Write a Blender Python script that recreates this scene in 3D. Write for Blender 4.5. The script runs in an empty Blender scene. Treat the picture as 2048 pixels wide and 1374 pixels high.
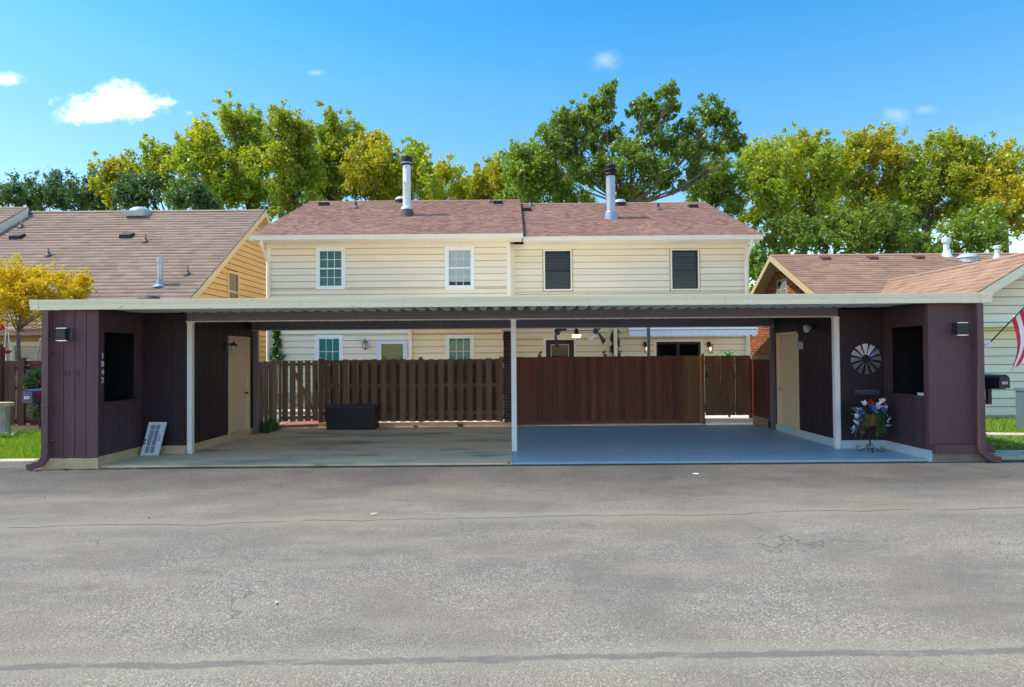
import bpy, math, random
import numpy as np
from mathutils import Vector, Matrix

scene = bpy.context.scene
COL = scene.collection
R = math.radians
rnd = random.Random(7)

# ------------------------------------------------------------------ camera, sky, sun, exposure
CAM_H, FPX, PITCH, ROLL = 1.8, 1300.0, 0.0177, -0.0078
cam_data = bpy.data.cameras.new('camera')
cam = bpy.data.objects.new('camera', cam_data)
COL.objects.link(cam)
CAM_R = Matrix.Rotation(math.pi / 2 + PITCH, 4, 'X') @ Matrix.Rotation(ROLL, 4, 'Z')
cam.matrix_world = Matrix.Translation((0, 0, CAM_H)) @ CAM_R
cam_data.sensor_width = 36.0
cam_data.lens = FPX / 2048 * 36.0
cam_data.clip_end = 2000
scene.camera = cam

SUN_EL, SUN_BACK = R(57), R(-2)          # sun stands to the left, almost in line with the facades
sun_dir = Vector((-math.cos(SUN_EL) * math.cos(SUN_BACK), math.cos(SUN_EL) * math.sin(SUN_BACK), math.sin(SUN_EL)))
sun_data = bpy.data.lights.new('sun', 'SUN')
sun_data.energy = 2.8
sun_data.angle = R(0.5)
sun_data.color = (1.0, 0.90, 0.77)
sun = bpy.data.objects.new('sun', sun_data)
COL.objects.link(sun)
sun.rotation_euler = sun_dir.to_track_quat('Z', 'Y').to_euler()
sun.location = (-20, 5, 40)

world = bpy.data.worlds.new('World')
scene.world = world
world.use_nodes = True
wn, wl = world.node_tree.nodes, world.node_tree.links
for n in list(wn):
    wn.remove(n)


def wnode(t, **kw):
    n = wn.new(t)
    for k, v in kw.items():
        setattr(n, k, v)
    return n


sky = wnode('ShaderNodeTexSky', sky_type='NISHITA', sun_disc=False, sun_elevation=SUN_EL,
            sun_rotation=-(math.pi / 2 - SUN_BACK), altitude=100, air_density=1.0, dust_density=1.4, ozone_density=2.0)
hs = wnode('ShaderNodeHueSaturation')
hs.inputs['Hue'].default_value = 0.488
hs.inputs['Saturation'].default_value = 1.25
hs.inputs['Value'].default_value = 1.0
wl.new(sky.outputs[0], hs.inputs['Color'])
geo = wnode('ShaderNodeTexCoord')
sep = wnode('ShaderNodeSeparateXYZ')
wl.new(geo.outputs['Generated'], sep.inputs[0])


def wmath(op, a, b=None, c=None):
    n = wnode('ShaderNodeMath', operation=op)
    for i, v in enumerate((a, b, c)):
        if v is None:
            continue
        if isinstance(v, (int, float)):
            n.inputs[i].default_value = v
        else:
            wl.new(v, n.inputs[i])
    return n.outputs[0]


yy = wmath('MAXIMUM', sep.outputs[1], 0.02)
su, sw = wmath('DIVIDE', sep.outputs[0], yy), wmath('DIVIDE', sep.outputs[2], yy)
noi = wnode('ShaderNodeTexNoise')
noi.inputs['Scale'].default_value = 30
noi.inputs['Detail'].default_value = 6
noi.inputs['Roughness'].default_value = 0.62
cmb = wnode('ShaderNodeCombineXYZ')
wl.new(su, cmb.inputs[0])
wl.new(wmath('MULTIPLY', sw, 1.5), cmb.inputs[1])
wl.new(cmb.outputs[0], noi.inputs['Vector'])
nz = wmath('MULTIPLY', wmath('SUBTRACT', noi.outputs['Fac'], 0.5), 2.6)
# the sky pales evenly towards the horizon all round, and deepens overhead
ramp = wnode('ShaderNodeValToRGB')
wl.new(sep.outputs[2], ramp.inputs['Fac'])
stops = [(0.0, (2.5, 1.68, 1.15)), (.10, (1.7, 1.28, 1.0)), (.20, (.88, .87, .85)), (.30, (.72, .84, .89)), (.38, (.56, .85, .93)), (.47, (.34, .79, .93)), (1.0, (.66, .86, .95))]
while len(ramp.color_ramp.elements) < len(stops):
    ramp.color_ramp.elements.new(.5)
for e, (p_, c_) in zip(ramp.color_ramp.elements, stops):
    e.position = p_
    e.color = (*[x / 4 for x in c_], 1)
mulw = wnode('ShaderNodeVectorMath', operation='MULTIPLY')
wl.new(hs.outputs[0], mulw.inputs[0])
wl.new(ramp.outputs[0], mulw.inputs[1])
mulx = wnode('ShaderNodeVectorMath', operation='SCALE')
mulx.inputs['Scale'].default_value = 4.0
wl.new(mulw.outputs[0], mulx.inputs[0])
mask = None
# small clouds: azimuth tangent, height tangent, half sizes, softness, opacity
for cu, cw, ru, rw, soft, op in [(-.640, .386, .060, .018, .9, .9), (-.606, .402, .042, .024, .8, .95), (-.578, .391, .040, .020, .9, .9),
                                 (-.785, .434, .026, .010, 1.0, .75), (-.545, .396, .022, .008, 1.0, .6),
                                 (.150, .455, .018, .012, 1.5, .2), (.598, .366, .018, .010, 1.5, .15), (.640, .374, .016, .006, 1.5, .11),
                                 (-.30, .440, .010, .004, 1.5, .16), (-.497, .379, .006, .003, 1.5, .2)]:
    vsb = wnode('ShaderNodeVectorMath', operation='SUBTRACT')
    wl.new(cmb.outputs[0], vsb.inputs[0])
    vsb.inputs[1].default_value = (cu, cw * 1.5, 0)
    vdv = wnode('ShaderNodeVectorMath', operation='DIVIDE')
    wl.new(vsb.outputs[0], vdv.inputs[0])
    vdv.inputs[1].default_value = (ru, rw * 1.5, 1)
    vln = wnode('ShaderNodeVectorMath', operation='LENGTH')
    wl.new(vdv.outputs[0], vln.inputs[0])
    d2 = vln.outputs['Value']
    d2 = wmath('ADD', d2, nz)
    mr = wnode('ShaderNodeMapRange', interpolation_type='SMOOTHSTEP')
    wl.new(d2, mr.inputs['Value'])
    mr.inputs['From Min'].default_value = 1.0 + soft * .5
    mr.inputs['From Max'].default_value = 1.0 - soft
    mr.inputs['To Max'].default_value = op
    mask = mr.outputs[0] if mask is None else wmath('MAXIMUM', mask, mr.outputs[0])
mask = wmath('MULTIPLY', mask, wmath('GREATER_THAN', sep.outputs[1], 0.05))
mix = wnode('ShaderNodeMix', data_type='RGBA')
wl.new(mask, mix.inputs['Factor'])
wl.new(mulx.outputs[0], mix.inputs['A'])
mix.inputs['B'].default_value = (6.6, 6.7, 6.8, 1)
bg = wnode('ShaderNodeBackground')
bg.inputs['Strength'].default_value = 0.15
wl.new(mix.outputs['Result'], bg.inputs['Color'])
wo = wnode('ShaderNodeOutputWorld')
wl.new(bg.outputs[0], wo.inputs['Surface'])

vs = scene.view_settings
vs.view_transform = 'Standard'
vs.look = 'None'
vs.gamma = 1
vs.use_curve_mapping = False
vs.exposure = 0.95
scene.cycles.use_denoising = True
scene.cycles.adaptive_threshold = 0.03
scene.cycles.max_bounces = 5
scene.cycles.diffuse_bounces = 4
scene.cycles.glossy_bounces = 2
scene.cycles.transmission_bounces = 3
scene.cycles.transparent_max_bounces = 8
world.cycles.sampling_method = 'MANUAL'
world.cycles.sample_map_resolution = 512


def P(u, v, Y):
    """point of the place at depth Y seen at survey pixel u, v"""
    d = CAM_R.to_3x3() @ Vector(((u - 1024) / FPX, -(v - 687) / FPX, -1))
    t = Y / d.y
    return Vector((d.x * t, Y, CAM_H + d.z * t))


# ------------------------------------------------------------------ materials
MATS = {}


def mat(name, color, rough=.7, metal=0.0, spec=.4, var=0.0, isl=0.0, layers=(), bump=None, emit=None, coat=0.0):
    """layers: ('mul', scale3, amount) or ('mix', scale3, lo, hi, colour, fac)"""
    m = bpy.data.materials.new(name)
    m.use_nodes = True
    nt = m.node_tree
    N, L = nt.nodes, nt.links
    b = N['Principled BSDF']
    b.inputs['Roughness'].default_value = rough
    b.inputs['Metallic'].default_value = metal
    b.inputs['Specular IOR Level'].default_value = spec
    b.inputs['Coat Weight'].default_value = coat
    g = N.new('ShaderNodeNewGeometry')
    oi = N.new('ShaderNodeObjectInfo')
    rgb = N.new('ShaderNodeRGB')
    rgb.outputs[0].default_value = (*color, 1)
    cur = rgb.outputs[0]

    def vecs(sc3):
        if not isinstance(sc3, (tuple, list)):
            sc3 = (sc3,) * 3
        mp = N.new('ShaderNodeMapping')
        mp.inputs['Scale'].default_value = sc3
        # shift every object a little so that alike pieces do not share their grain
        ad = N.new('ShaderNodeVectorMath')
        ad.operation = 'MULTIPLY_ADD'
        cb = N.new('ShaderNodeCombineXYZ')
        L.new(oi.outputs['Random'], cb.inputs[0])
        L.new(oi.outputs['Random'], cb.inputs[2])
        L.new(cb.outputs[0], ad.inputs[0])
        ad.inputs[1].default_value = (7.3, 3.1, 5.7) if (var or isl) else (0, 0, 0)
        L.new(g.outputs['Position'], ad.inputs[2])
        L.new(ad.outputs[0], mp.inputs['Vector'])
        return mp.outputs[0]

    def noise(sc3, detail=5):
        t = N.new('ShaderNodeTexNoise')
        t.inputs['Scale'].default_value = 1
        t.inputs['Detail'].default_value = detail
        t.inputs['Roughness'].default_value = .6
        L.new(vecs(sc3), t.inputs['Vector'])
        return t.outputs['Fac']

    def mulc(c, fac):
        v = N.new('ShaderNodeVectorMath')
        v.operation = 'SCALE'
        L.new(c, v.inputs[0])
        L.new(fac, v.inputs['Scale'])
        return v.outputs[0]

    def rng(src, lo, hi, f0=0.0, f1=1.0, smooth=False):
        r = N.new('ShaderNodeMapRange')
        if smooth:
            r.interpolation_type = 'SMOOTHSTEP'
        L.new(src, r.inputs['Value'])
        r.inputs['From Min'].default_value = f0
        r.inputs['From Max'].default_value = f1
        r.inputs['To Min'].default_value = lo
        r.inputs['To Max'].default_value = hi
        return r.outputs[0]

    for ly in layers:
        if ly[0] == 'mul':
            cur = mulc(cur, rng(noise(ly[1]), 1 - ly[2], 1 + ly[2], .25, .75))
        elif ly[0] == 'mix':
            f = rng(noise(ly[1]), 0, ly[5], ly[2], ly[3], True)
            mx = N.new('ShaderNodeMix')
            mx.data_type = 'RGBA'
            L.new(f, mx.inputs['Factor'])
            L.new(cur, mx.inputs['A'])
            mx.inputs['B'].default_value = (*ly[4], 1)
            cur = mx.outputs['Result']
    if var:
        cur = mulc(cur, rng(oi.outputs['Random'], 1 - var, 1 + var))
    if isl:
        cur = mulc(cur, rng(g.outputs['Random Per Island'], 1 - isl, 1 + isl))
    L.new(cur, b.inputs['Base Color'])
    if bump:
        bp = N.new('ShaderNodeBump')
        bp.inputs['Strength'].default_value = bump[1]
        bp.inputs['Distance'].default_value = bump[2] if len(bump) > 2 else .01
        L.new(noise(bump[0], 4), bp.inputs['Height'])
        L.new(bp.outputs[0], b.inputs['Normal'])
    if emit:
        b.inputs['Emission Color'].default_value = (*emit[0], 1)
        b.inputs['Emission Strength'].default_value = emit[1]
    MATS[name] = m
    return m


def glass_mat(name, tint, refl=(.9, .95, 1)):
    m = bpy.data.materials.new(name)
    m.use_nodes = True
    N, L = m.node_tree.nodes, m.node_tree.links
    N.remove(N['Principled BSDF'])
    tr = N.new('ShaderNodeBsdfTransparent')
    tr.inputs[0].default_value = (*tint, 1)
    gl = N.new('ShaderNodeBsdfGlossy')
    gl.inputs['Color'].default_value = (*refl, 1)
    gl.inputs['Roughness'].default_value = .02
    fr = N.new('ShaderNodeFresnel')
    fr.inputs['IOR'].default_value = 1.52
    ma = N.new('ShaderNodeMath')
    ma.operation = 'MULTIPLY_ADD'
    L.new(fr.outputs[0], ma.inputs[0])
    ma.inputs[1].default_value = .9
    ma.inputs[2].default_value = 0.0
    mx = N.new('ShaderNodeMixShader')
    L.new(ma.outputs[0], mx.inputs[0])
    L.new(tr.outputs[0], mx.inputs[1])
    L.new(gl.outputs[0], mx.inputs[2])
    L.new(mx.outputs[0], N['Material Output'].inputs['Surface'])
    MATS[name] = m
    return m


def leaf_mat(name, c1, c2, c3, trans=.45, scale=.5):
    """leaf colours drift between c1 and c2 over the crown, single leaves towards c3"""
    m = bpy.data.materials.new(name)
    m.use_nodes = True
    N, L = m.node_tree.nodes, m.node_tree.links
    N.remove(N['Principled BSDF'])
    g = N.new('ShaderNodeNewGeometry')
    oi = N.new('ShaderNodeObjectInfo')
    nz_ = N.new('ShaderNodeTexNoise')
    nz_.inputs['Scale'].default_value = scale
    nz_.inputs['Detail'].default_value = 3
    L.new(g.outputs['Position'], nz_.inputs['Vector'])
    r = N.new('ShaderNodeMapRange')
    L.new(nz_.outputs['Fac'], r.inputs['Value'])
    r.inputs['From Min'].default_value = .36
    r.inputs['From Max'].default_value = .64
    mx = N.new('ShaderNodeMix')
    mx.data_type = 'RGBA'
    L.new(r.outputs[0], mx.inputs['Factor'])
    mx.inputs['A'].default_value = (*c1, 1)
    mx.inputs['B'].default_value = (*c2, 1)
    r2 = N.new('ShaderNodeMapRange')
    L.new(g.outputs['Random Per Island'], r2.inputs['Value'])
    r2.inputs['From Min'].default_value = .55
    r2.inputs['To Max'].default_value = .8
    mx2 = N.new('ShaderNodeMix')
    mx2.data_type = 'RGBA'
    L.new(r2.outputs[0], mx2.inputs['Factor'])
    L.new(mx.outputs['Result'], mx2.inputs['A'])
    mx2.inputs['B'].default_value = (*c3, 1)
    r3 = N.new('ShaderNodeMapRange')
    L.new(oi.outputs['Random'], r3.inputs['Value'])
    r3.inputs['To Min'].default_value = .86
    r3.inputs['To Max'].default_value = 1.12
    sc_ = N.new('ShaderNodeVectorMath')
    sc_.operation = 'SCALE'
    L.new(mx2.outputs['Result'], sc_.inputs[0])
    L.new(r3.outputs[0], sc_.inputs['Scale'])
    di = N.new('ShaderNodeBsdfDiffuse')
    tl = N.new('ShaderNodeBsdfTranslucent')
    gl = N.new('ShaderNodeBsdfGlossy')
    gl.inputs['Roughness'].default_value = .45
    L.new(sc_.outputs[0], di.inputs['Color'])
    hs_ = N.new('ShaderNodeHueSaturation')
    hs_.inputs['Saturation'].default_value = 1.1
    hs_.inputs['Value'].default_value = 1.5
    L.new(sc_.outputs[0], hs_.inputs['Color'])
    L.new(hs_.outputs[0], tl.inputs['Color'])
    ms = N.new('ShaderNodeMixShader')
    ms.inputs[0].default_value = trans
    L.new(di.outputs[0], ms.inputs[1])
    L.new(tl.outputs[0], ms.inputs[2])
    mg = N.new('ShaderNodeMixShader')
    mg.inputs[0].default_value = .05
    L.new(ms.outputs[0], mg.inputs[1])
    L.new(gl.outputs[0], mg.inputs[2])
    L.new(mg.outputs[0], N['Material Output'].inputs['Surface'])
    MATS[name] = m
    return m


# ------------------------------------------------------------------ mesh helpers
WPOS = {}


class MB:
    def __init__(s):
        s.v, s.f = [], []

    def quad(s, *p):
        k = len(s.v)
        s.v += [tuple(q) for q in p]
        s.f.append(tuple(range(k, k + len(p))))
        return s

    def box(s, x0, x1, y0, y1, z0, z1):
        k = len(s.v)
        s.v += [(x0, y0, z0), (x1, y0, z0), (x1, y1, z0), (x0, y1, z0), (x0, y0, z1), (x1, y0, z1), (x1, y1, z1), (x0, y1, z1)]
        s.f += [(k, k + 3, k + 2, k + 1), (k + 4, k + 5, k + 6, k + 7), (k, k + 1, k + 5, k + 4), (k + 1, k + 2, k + 6, k + 5),
                (k + 2, k + 3, k + 7, k + 6), (k + 3, k, k + 4, k + 7)]
        return s

    def prism(s, pts, vec):
        """pts: planar polygon (3-D points), swept along vec"""
        k, n = len(s.v), len(pts)
        vec = Vector(vec)
        s.v += [tuple(p) for p in pts] + [tuple(Vector(p) + vec) for p in pts]
        s.f.append(tuple(range(k + n - 1, k - 1, -1)))
        s.f.append(tuple(range(k + n, k + 2 * n)))
        for i in range(n):
            j = (i + 1) % n
            s.f.append((k + i, k + j, k + n + j, k + n + i))
        return s

    def tube(s, pts, rad, n=8, caps=True):
        pts = [Vector(p) for p in pts]
        if isinstance(rad, (int, float)):
            rad = [rad] * len(pts)
        k = len(s.v)
        side = None
        for i, p in enumerate(pts):
            t = (pts[min(i + 1, len(pts) - 1)] - pts[max(i - 1, 0)]).normalized()
            if side is None:
                side = t.cross(Vector((0, 0, 1)) if abs(t.z) < .9 else Vector((1, 0, 0))).normalized()
            else:
                side = (side - t * side.dot(t)).normalized()
            up = t.cross(side)
            for q in range(n):
                a = 2 * math.pi * q / n
                s.v.append(tuple(p + (side * math.cos(a) + up * math.sin(a)) * rad[i]))
        for i in range(len(pts) - 1):
            for q in range(n):
                r = (q + 1) % n
                s.f.append((k + i * n + q, k + i * n + r, k + (i + 1) * n + r, k + (i + 1) * n + q))
        if caps:
            s.f.append(tuple(range(k + n - 1, k - 1, -1)))
            e = k + (len(pts) - 1) * n
            s.f.append(tuple(range(e, e + n)))
        return s

    def lathe(s, c, prof, n=20):
        """prof: list of (radius, z) around the vertical through c"""
        k = len(s.v)
        for r, z in prof:
            for q in range(n):
                a = 2 * math.pi * q / n
                s.v.append((c[0] + r * math.cos(a), c[1] + r * math.sin(a), c[2] + z))
        for i in range(len(prof) - 1):
            for q in range(n):
                w = (q + 1) % n
                s.f.append((k + i * n + q, k + i * n + w, k + (i + 1) * n + w, k + (i + 1) * n + q))
        s.f.append(tuple(range(k + n - 1, k - 1, -1)))
        e = k + (len(prof) - 1) * n
        s.f.append(tuple(range(e, e + n)))
        return s

    def build(s, name, material, parent=None, smooth=False):
        a = np.array(s.v, dtype=float)
        return raw(name, a, s.f, material, parent, smooth)


def raw(name, a, faces, material, parent=None, smooth=False, origin=None):
    if origin is None:
        lo, hi = a.min(0), a.max(0)
        c = Vector(((lo[0] + hi[0]) / 2, (lo[1] + hi[1]) / 2, lo[2]))
    else:
        c = Vector(origin)
    me = bpy.data.meshes.new(name)
    b = a - np.array(c)
    if isinstance(faces, np.ndarray):
        n, k = faces.shape
        me.vertices.add(len(b))
        me.vertices.foreach_set('co', b.astype(np.float32).ravel())
        me.loops.add(n * k)
        me.loops.foreach_set('vertex_index', faces.astype(np.int32).ravel())
        me.polygons.add(n)
        me.polygons.foreach_set('loop_start', np.arange(0, n * k, k, dtype=np.int32))
        me.update(calc_edges=True)
        me.validate()
    else:
        me.from_pydata([tuple(x) for x in b], [], faces)
        me.update()
    if smooth:
        me.polygons.foreach_set('use_smooth', [True] * len(me.polygons))
        try:
            me.set_sharp_from_angle(angle=R(40))
        except Exception:
            pass
    me.materials.append(material)
    o = bpy.data.objects.new(name, me)
    link(o, c, parent)
    return o


def link(o, c, parent):
    COL.objects.link(o)
    c = Vector(c)
    WPOS[o.name] = c
    if parent is not None:
        o.parent = parent
        o.location = c - WPOS[parent.name]
    else:
        o.location = c


UNIT = {}


def unit(kind, material):
    key = (kind, material.name)
    if key not in UNIT:
        m = MB()
        if kind == 'box':
            m.box(-.5, .5, -.5, .5, 0, 1)
        elif kind == 'wedgey':   # lap siding board: thin at the top, proud at the foot (faces -Y)
            m.v = [(-.5, 0, 0), (.5, 0, 0), (.5, 0, 1), (-.5, 0, 1), (-.5, -1, 0), (.5, -1, 0), (.5, -.15, 1), (-.5, -.15, 1)]
            m.f = [(4, 5, 6, 7), (0, 1, 5, 4), (3, 7, 6, 2), (1, 2, 6, 5), (0, 4, 7, 3), (0, 3, 2, 1)]
        me = bpy.data.meshes.new(kind)
        me.from_pydata(m.v, [], m.f)
        me.update()
        me.materials.append(material)
        UNIT[key] = me
    return UNIT[key]


def piece(name, material, parent, x0, x1, y0, y1, z0, z1, kind='box', rot=None):
    """one board, brick or plank; alike pieces share mesh data and differ by scale"""
    o = bpy.data.objects.new(name, unit(kind, material))
    if kind == 'wedgey':
        c = ((x0 + x1) / 2, y1, z0)
    else:
        c = ((x0 + x1) / 2, (y0 + y1) / 2, z0)
    link(o, c, parent)
    o.scale = (x1 - x0, y1 - y0, z1 - z0)
    if rot:
        o.rotation_euler = rot
    return o


def thing(name, label, cat, loc=(0, 0, 0), group=None, rotz=0.0, local=False):
    o = bpy.data.objects.new(name, None)
    o.empty_display_size = .2
    COL.objects.link(o)
    o.location = loc
    o.rotation_euler = (0, 0, rotz)
    WPOS[o.name] = Vector((0, 0, 0)) if (local or rotz) else Vector(loc)
    return tag(o, label, cat, group)


def tag(o, label=None, cat=None, group=None, kind=None):
    if label:
        o['label'] = label
    if cat:
        o['category'] = cat
    if group:
        o['group'] = group
    if kind:
        o['kind'] = kind
    return o


def text_mesh(name, s, size, material, parent, at, rot, depth=.006):
    cu = bpy.data.curves.new('t', 'FONT')
    cu.body = s
    cu.size = size
    cu.extrude = depth
    cu.align_x = 'CENTER'
    cu.align_y = 'CENTER'
    t = bpy.data.objects.new('t', cu)
    COL.objects.link(t)
    dg = bpy.context.evaluated_depsgraph_get()
    me = bpy.data.meshes.new_from_object(t.evaluated_get(dg))
    bpy.data.objects.remove(t)
    me.materials.clear()
    me.materials.append(material)
    o = bpy.data.objects.new(name, me)
    link(o, at, parent)
    o.rotation_euler = rot
    return o


# ------------------------------------------------------------------ the palette
CREAM = mat('cream_siding', (0.88, 0.77, 0.575), .6, layers=[('mul', (.7, .7, 3), .03), ('mix', (.35, .35, .25), .55, .8, (.74, .62, .40), .3)], var=.025, bump=((6, 6, 60), .06))
CREAMTRIM = mat('cream_trim', (0.88, 0.8, 0.64), .5, layers=[('mul', 2.0, .03)])
GUTTER = mat('cream_gutter', (0.92, 0.85, 0.61), .42, spec=.5, layers=[('mul', (.6, 3, 6), .05), ('mix', (1.1, 4, 3), .62, .78, (.44, .40, .30), .35), ('mix', (5, 9, 12), .66, .72, (.22, .19, .15), .6), ('mix', (14, 14, .6), .62, .75, (.55, .49, .36), .4)])
WHITE = mat('white_vinyl', (.84, .85, .85), .4)
WHITEMETAL = mat('white_metal', (0.86, 0.87, 0.87), .4, layers=[('mul', 3.0, .05), ('mix', (5, 5, 9), .66, .76, (.45, .42, .38), .35)])
BLACKFRAME = mat('black_vinyl', (.018, .02, .026), .35)
PURPLE = mat('plum_paint', (0.125, 0.066, 0.076), .55, spec=.3, layers=[('mul', (3, 3, .8), .10), ('mix', (2.2, 2.2, .35), .60, .85, (.24, .155, .17), .35)], var=.05, bump=((90, 90, 4), .10, .004))
PURPLESMOOTH = mat('plum_stucco', (0.125, 0.066, 0.076), .6, spec=.25, layers=[('mul', 1.6, .08), ('mix', (1.6, 1.6, .5), .60, .85, (.23, .15, .17), .3)], bump=(140, .15, .004))
PLUMMETAL = mat('plum_metal', (0.12, 0.066, 0.076), .38, layers=[('mix', (6, 6, 2), .66, .78, (.38, .34, .36), .3)])
PLUMHALFSHADE = mat('half_shaded_plum_paint', (0.075, 0.047, 0.055), .55, spec=.3, layers=[('mul', (3, 3, .8), .12), ('mix', (2.2, 2.2, .35), .60, .85, (.15, .10, .11), .3)], var=.06, bump=((90, 90, 4), .10, .004))  # same plum toned down, shade painted into the wing side walls
PLUMSHADE = mat('shaded_plum_paint', (0.034, 0.022, 0.028), .55, spec=.3, layers=[('mul', (3, 3, .8), .10)], var=.06, bump=((90, 90, 4), .10, .004))  # same plum darkened further, roof shade painted into recess and bay walls
TANCONC = mat('tan_foundation', (0.6, 0.46, 0.29), .85, layers=[('mul', 2.2, .16), ('mix', (5, 5, 7), .55, .75, (.24, .18, .13), .5)], bump=(30, .2, .01))
BLUECONC = mat('blue_foundation', (0.5, 0.62, 0.68), .6, layers=[('mul', 2.4, .08), ('mix', (6, 6, 8), .62, .8, (.22, .26, .28), .4)])
DECKGREY = mat('grey_deck', (0.78, 0.75, 0.73), .5, layers=[('mul', 1.3, .10)])
BEAMGREY = mat('grey_beam', (0.185, 0.165, 0.18), .45, layers=[('mul', (1, 2, 4), .10), ('mix', (5, 5, 9), .68, .76, (.08, .07, .07), .5)])
TANDOOR = mat('tan_door', (0.76, 0.62, 0.4), .5, layers=[('mul', (1.5, 1.5, .6), .05)])
FENCEGREY = mat('weathered_fence', (0.155, 0.112, 0.094), .85, spec=.2, layers=[('mul', (14, 14, .9), .28), ('mix', (40, 40, 1.4), .6, .75, (.045, .033, .030), .6), ('mix', (9, 9, 6), .70, .74, (.03, .02, .02), .8)], var=.22, bump=((110, 110, 3), .35, .006))
FENCETAN = mat('tan_fence', (0.235, 0.175, 0.13), .85, spec=.2, layers=[('mul', (14, 14, .9), .28), ('mix', (40, 40, 1.4), .6, .75, (.07, .05, .04), .6)], var=.16, bump=((110, 110, 3), .35, .006))  # lighter tan boards for the left return and open gate
FENCERED = mat('stained_fence', (0.135, 0.045, 0.026), .6, spec=.35, layers=[('mul', (12, 12, .8), .28), ('mix', (40, 40, 1.2), .58, .75, (.04, .016, .012), .6)], var=.24, bump=((110, 110, 3), .25, .005))
FENCEOLIVE = mat('stained_gate', (0.19, 0.098, 0.045), .6, spec=.35, layers=[('mul', (12, 12, .8), .26), ('mix', (40, 40, 1.2), .58, .75, (.05, .024, .014), .6)], var=.2, bump=((110, 110, 3), .25, .005))
FENCEDARK = mat('redwood_fence', (0.12, 0.03, 0.024), .6, layers=[('mul', (12, 12, .9), .2)], var=.14, bump=((90, 90, 3), .2, .005))
RAWWOOD = mat('raw_lumber', (.40, .24, .13), .8, layers=[('mul', (3, 20, 20), .2)])
SHINGLE = mat('rosy_shingle', (0.32, 0.18, 0.14), .9, spec=.15, isl=.17, layers=[('mul', .5, .10), ('mul', 26, .16), ('mix', (.35, .9, .9), .55, .8, (.25, .165, .145), .5)], bump=(70, .3, .01))
SHINGLETAN = mat('tan_shingle', (.315, .225, .180), .9, spec=.15, isl=.13, layers=[('mul', .4, .07), ('mul', 26, .14)], bump=(70, .3, .01))
SHINGLERED = mat('russet_shingle', (0.33, 0.205, 0.15), .9, spec=.15, isl=.14, layers=[('mul', .4, .07), ('mul', 26, .14)], bump=(70, .3, .01))
YELLOW = mat('ochre_siding', (0.74, 0.5, 0.21), .6, layers=[('mul', (2, 2, 5), .04)], var=.03)
YELLOWTRIM = mat('pale_ochre_trim', (.72, .58, .33), .55)
LAPSHADE = mat('lap_shade_core', (0.5, 0.42, 0.29), .9)  # darker wall core paints the shadow lines between the lap boards
LAPSHADESAGE = mat('sage_lap_shade', (0.3, 0.29, 0.22), .9)  # painted lap shadow lines of the sage wing
LAPSHADEOCHRE = mat('ochre_lap_shade', (.24, .135, .035), .9)  # painted lap shadow lines of the ochre gable
TANWALL = mat('tan_wall', (.52, .38, .22), .7, layers=[('mul', 1.0, .05)])
SAGE = mat('sage_siding', (0.95, 0.85, 0.66), .6, layers=[('mul', (1, 1, 4), .04), ('mix', (1.2, 1.2, .6), .6, .85, (.40, .36, .22), .25)], var=.03)
BRICK = mat('orange_brick', (.40, .145, .070), .9, spec=.15, isl=.35, layers=[('mul', 14, .16)], bump=(60, .4, .01))
MORTAR = mat('brick_mortar', (.34, .22, .15), .95, layers=[('mul', 9, .15)])
DARKBRICK = mat('dark_brick', (.060, .034, .036), .85, var=.25, layers=[('mul', 12, .2), ('mix', (18, 18, 18), .64, .72, (.40, .36, .33), .55)], bump=(50, .5, .01))
LIGHTMORTAR = mat('pale_mortar', (.15, .12, .11), .95, layers=[('mul', 14, .3)])
STONE = mat('field_stone', (.36, .31, .27), .85, var=.45, layers=[('mul', 6, .25)], bump=(18, .6, .02))
GALV = mat('galvanised_steel', (0.4, 0.45, 0.52), .38, metal=.55, layers=[('mul', (5, 5, 2), .18)])
CHIMNEYWHITE = mat('chalky_white_metal', (.68, .76, .79), .42, metal=.15, layers=[('mul', (3, 3, 1.2), .07)])
BLACKMETAL = mat('black_metal', (.020, .021, .025), .45)
NAVYMETAL = mat('navy_metal', (.018, .024, .038), .4)
VENTBLACK = mat('black_vent', (.018, .017, .019), .6)
VENTBROWN = mat('brown_vent', (.16, .060, .042), .6)
PINKPIPE = mat('pink_pipe', (.42, .25, .24), .7)
LEAD = mat('lead_flashing', (.10, .085, .095), .6)
DOMEGREY = mat('grey_dome', (.42, .47, .50), .35)
CONC = None
CHROME = mat('brushed_nickel', (.62, .62, .64), .25, metal=.9)
REDPLASTIC = mat('red_plastic', (.55, .015, .02), .4)
BLUEMAIL = mat('slate_blue_mailbox', (.035, .060, .105), .35, coat=.3)
UTILITY = mat('utility_blue_grey', (0.11, 0.16, 0.195), .5, layers=[('mul', 2, .05)])
GALVPOST = mat('dull_steel_post', (.14, .14, .15), .45, metal=.4)
WINDMILL = mat('windmill_steel', (0.46, 0.49, 0.55), .34, metal=.75, var=.12, layers=[('mul', 9, .2)])
SLOTBOX = mat('pewter_mail_slot', (.16, .16, .21), .35, metal=.6)
RESIN = mat('black_resin', (.010, .010, .016), .5, layers=[('mul', 4, .1)])
RESINLID = mat('charcoal_resin', (.035, .035, .042), .5)
COCO = mat('coco_liner', (.30, .135, .045), .95, layers=[('mul', 40, .4)], bump=(60, .8, .01))
PETALWHITE = mat('white_petals', (.80, .82, .86), .7, isl=.12)
PETALBLUE = mat('blue_petals', (.16, .24, .62), .7, isl=.3)
PETALRED = mat('red_petals', (.55, .03, .025), .7, isl=.3)
FABRICWHITE = mat('awning_fabric', (.72, .76, .82), .8, layers=[('mul', 3, .04)])
TEALBLIND = mat('window_blind', (0.88, 0.9, 0.86), .6)
GREENDOOR = mat('green_door', (.34, .46, .19), .5)
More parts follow.
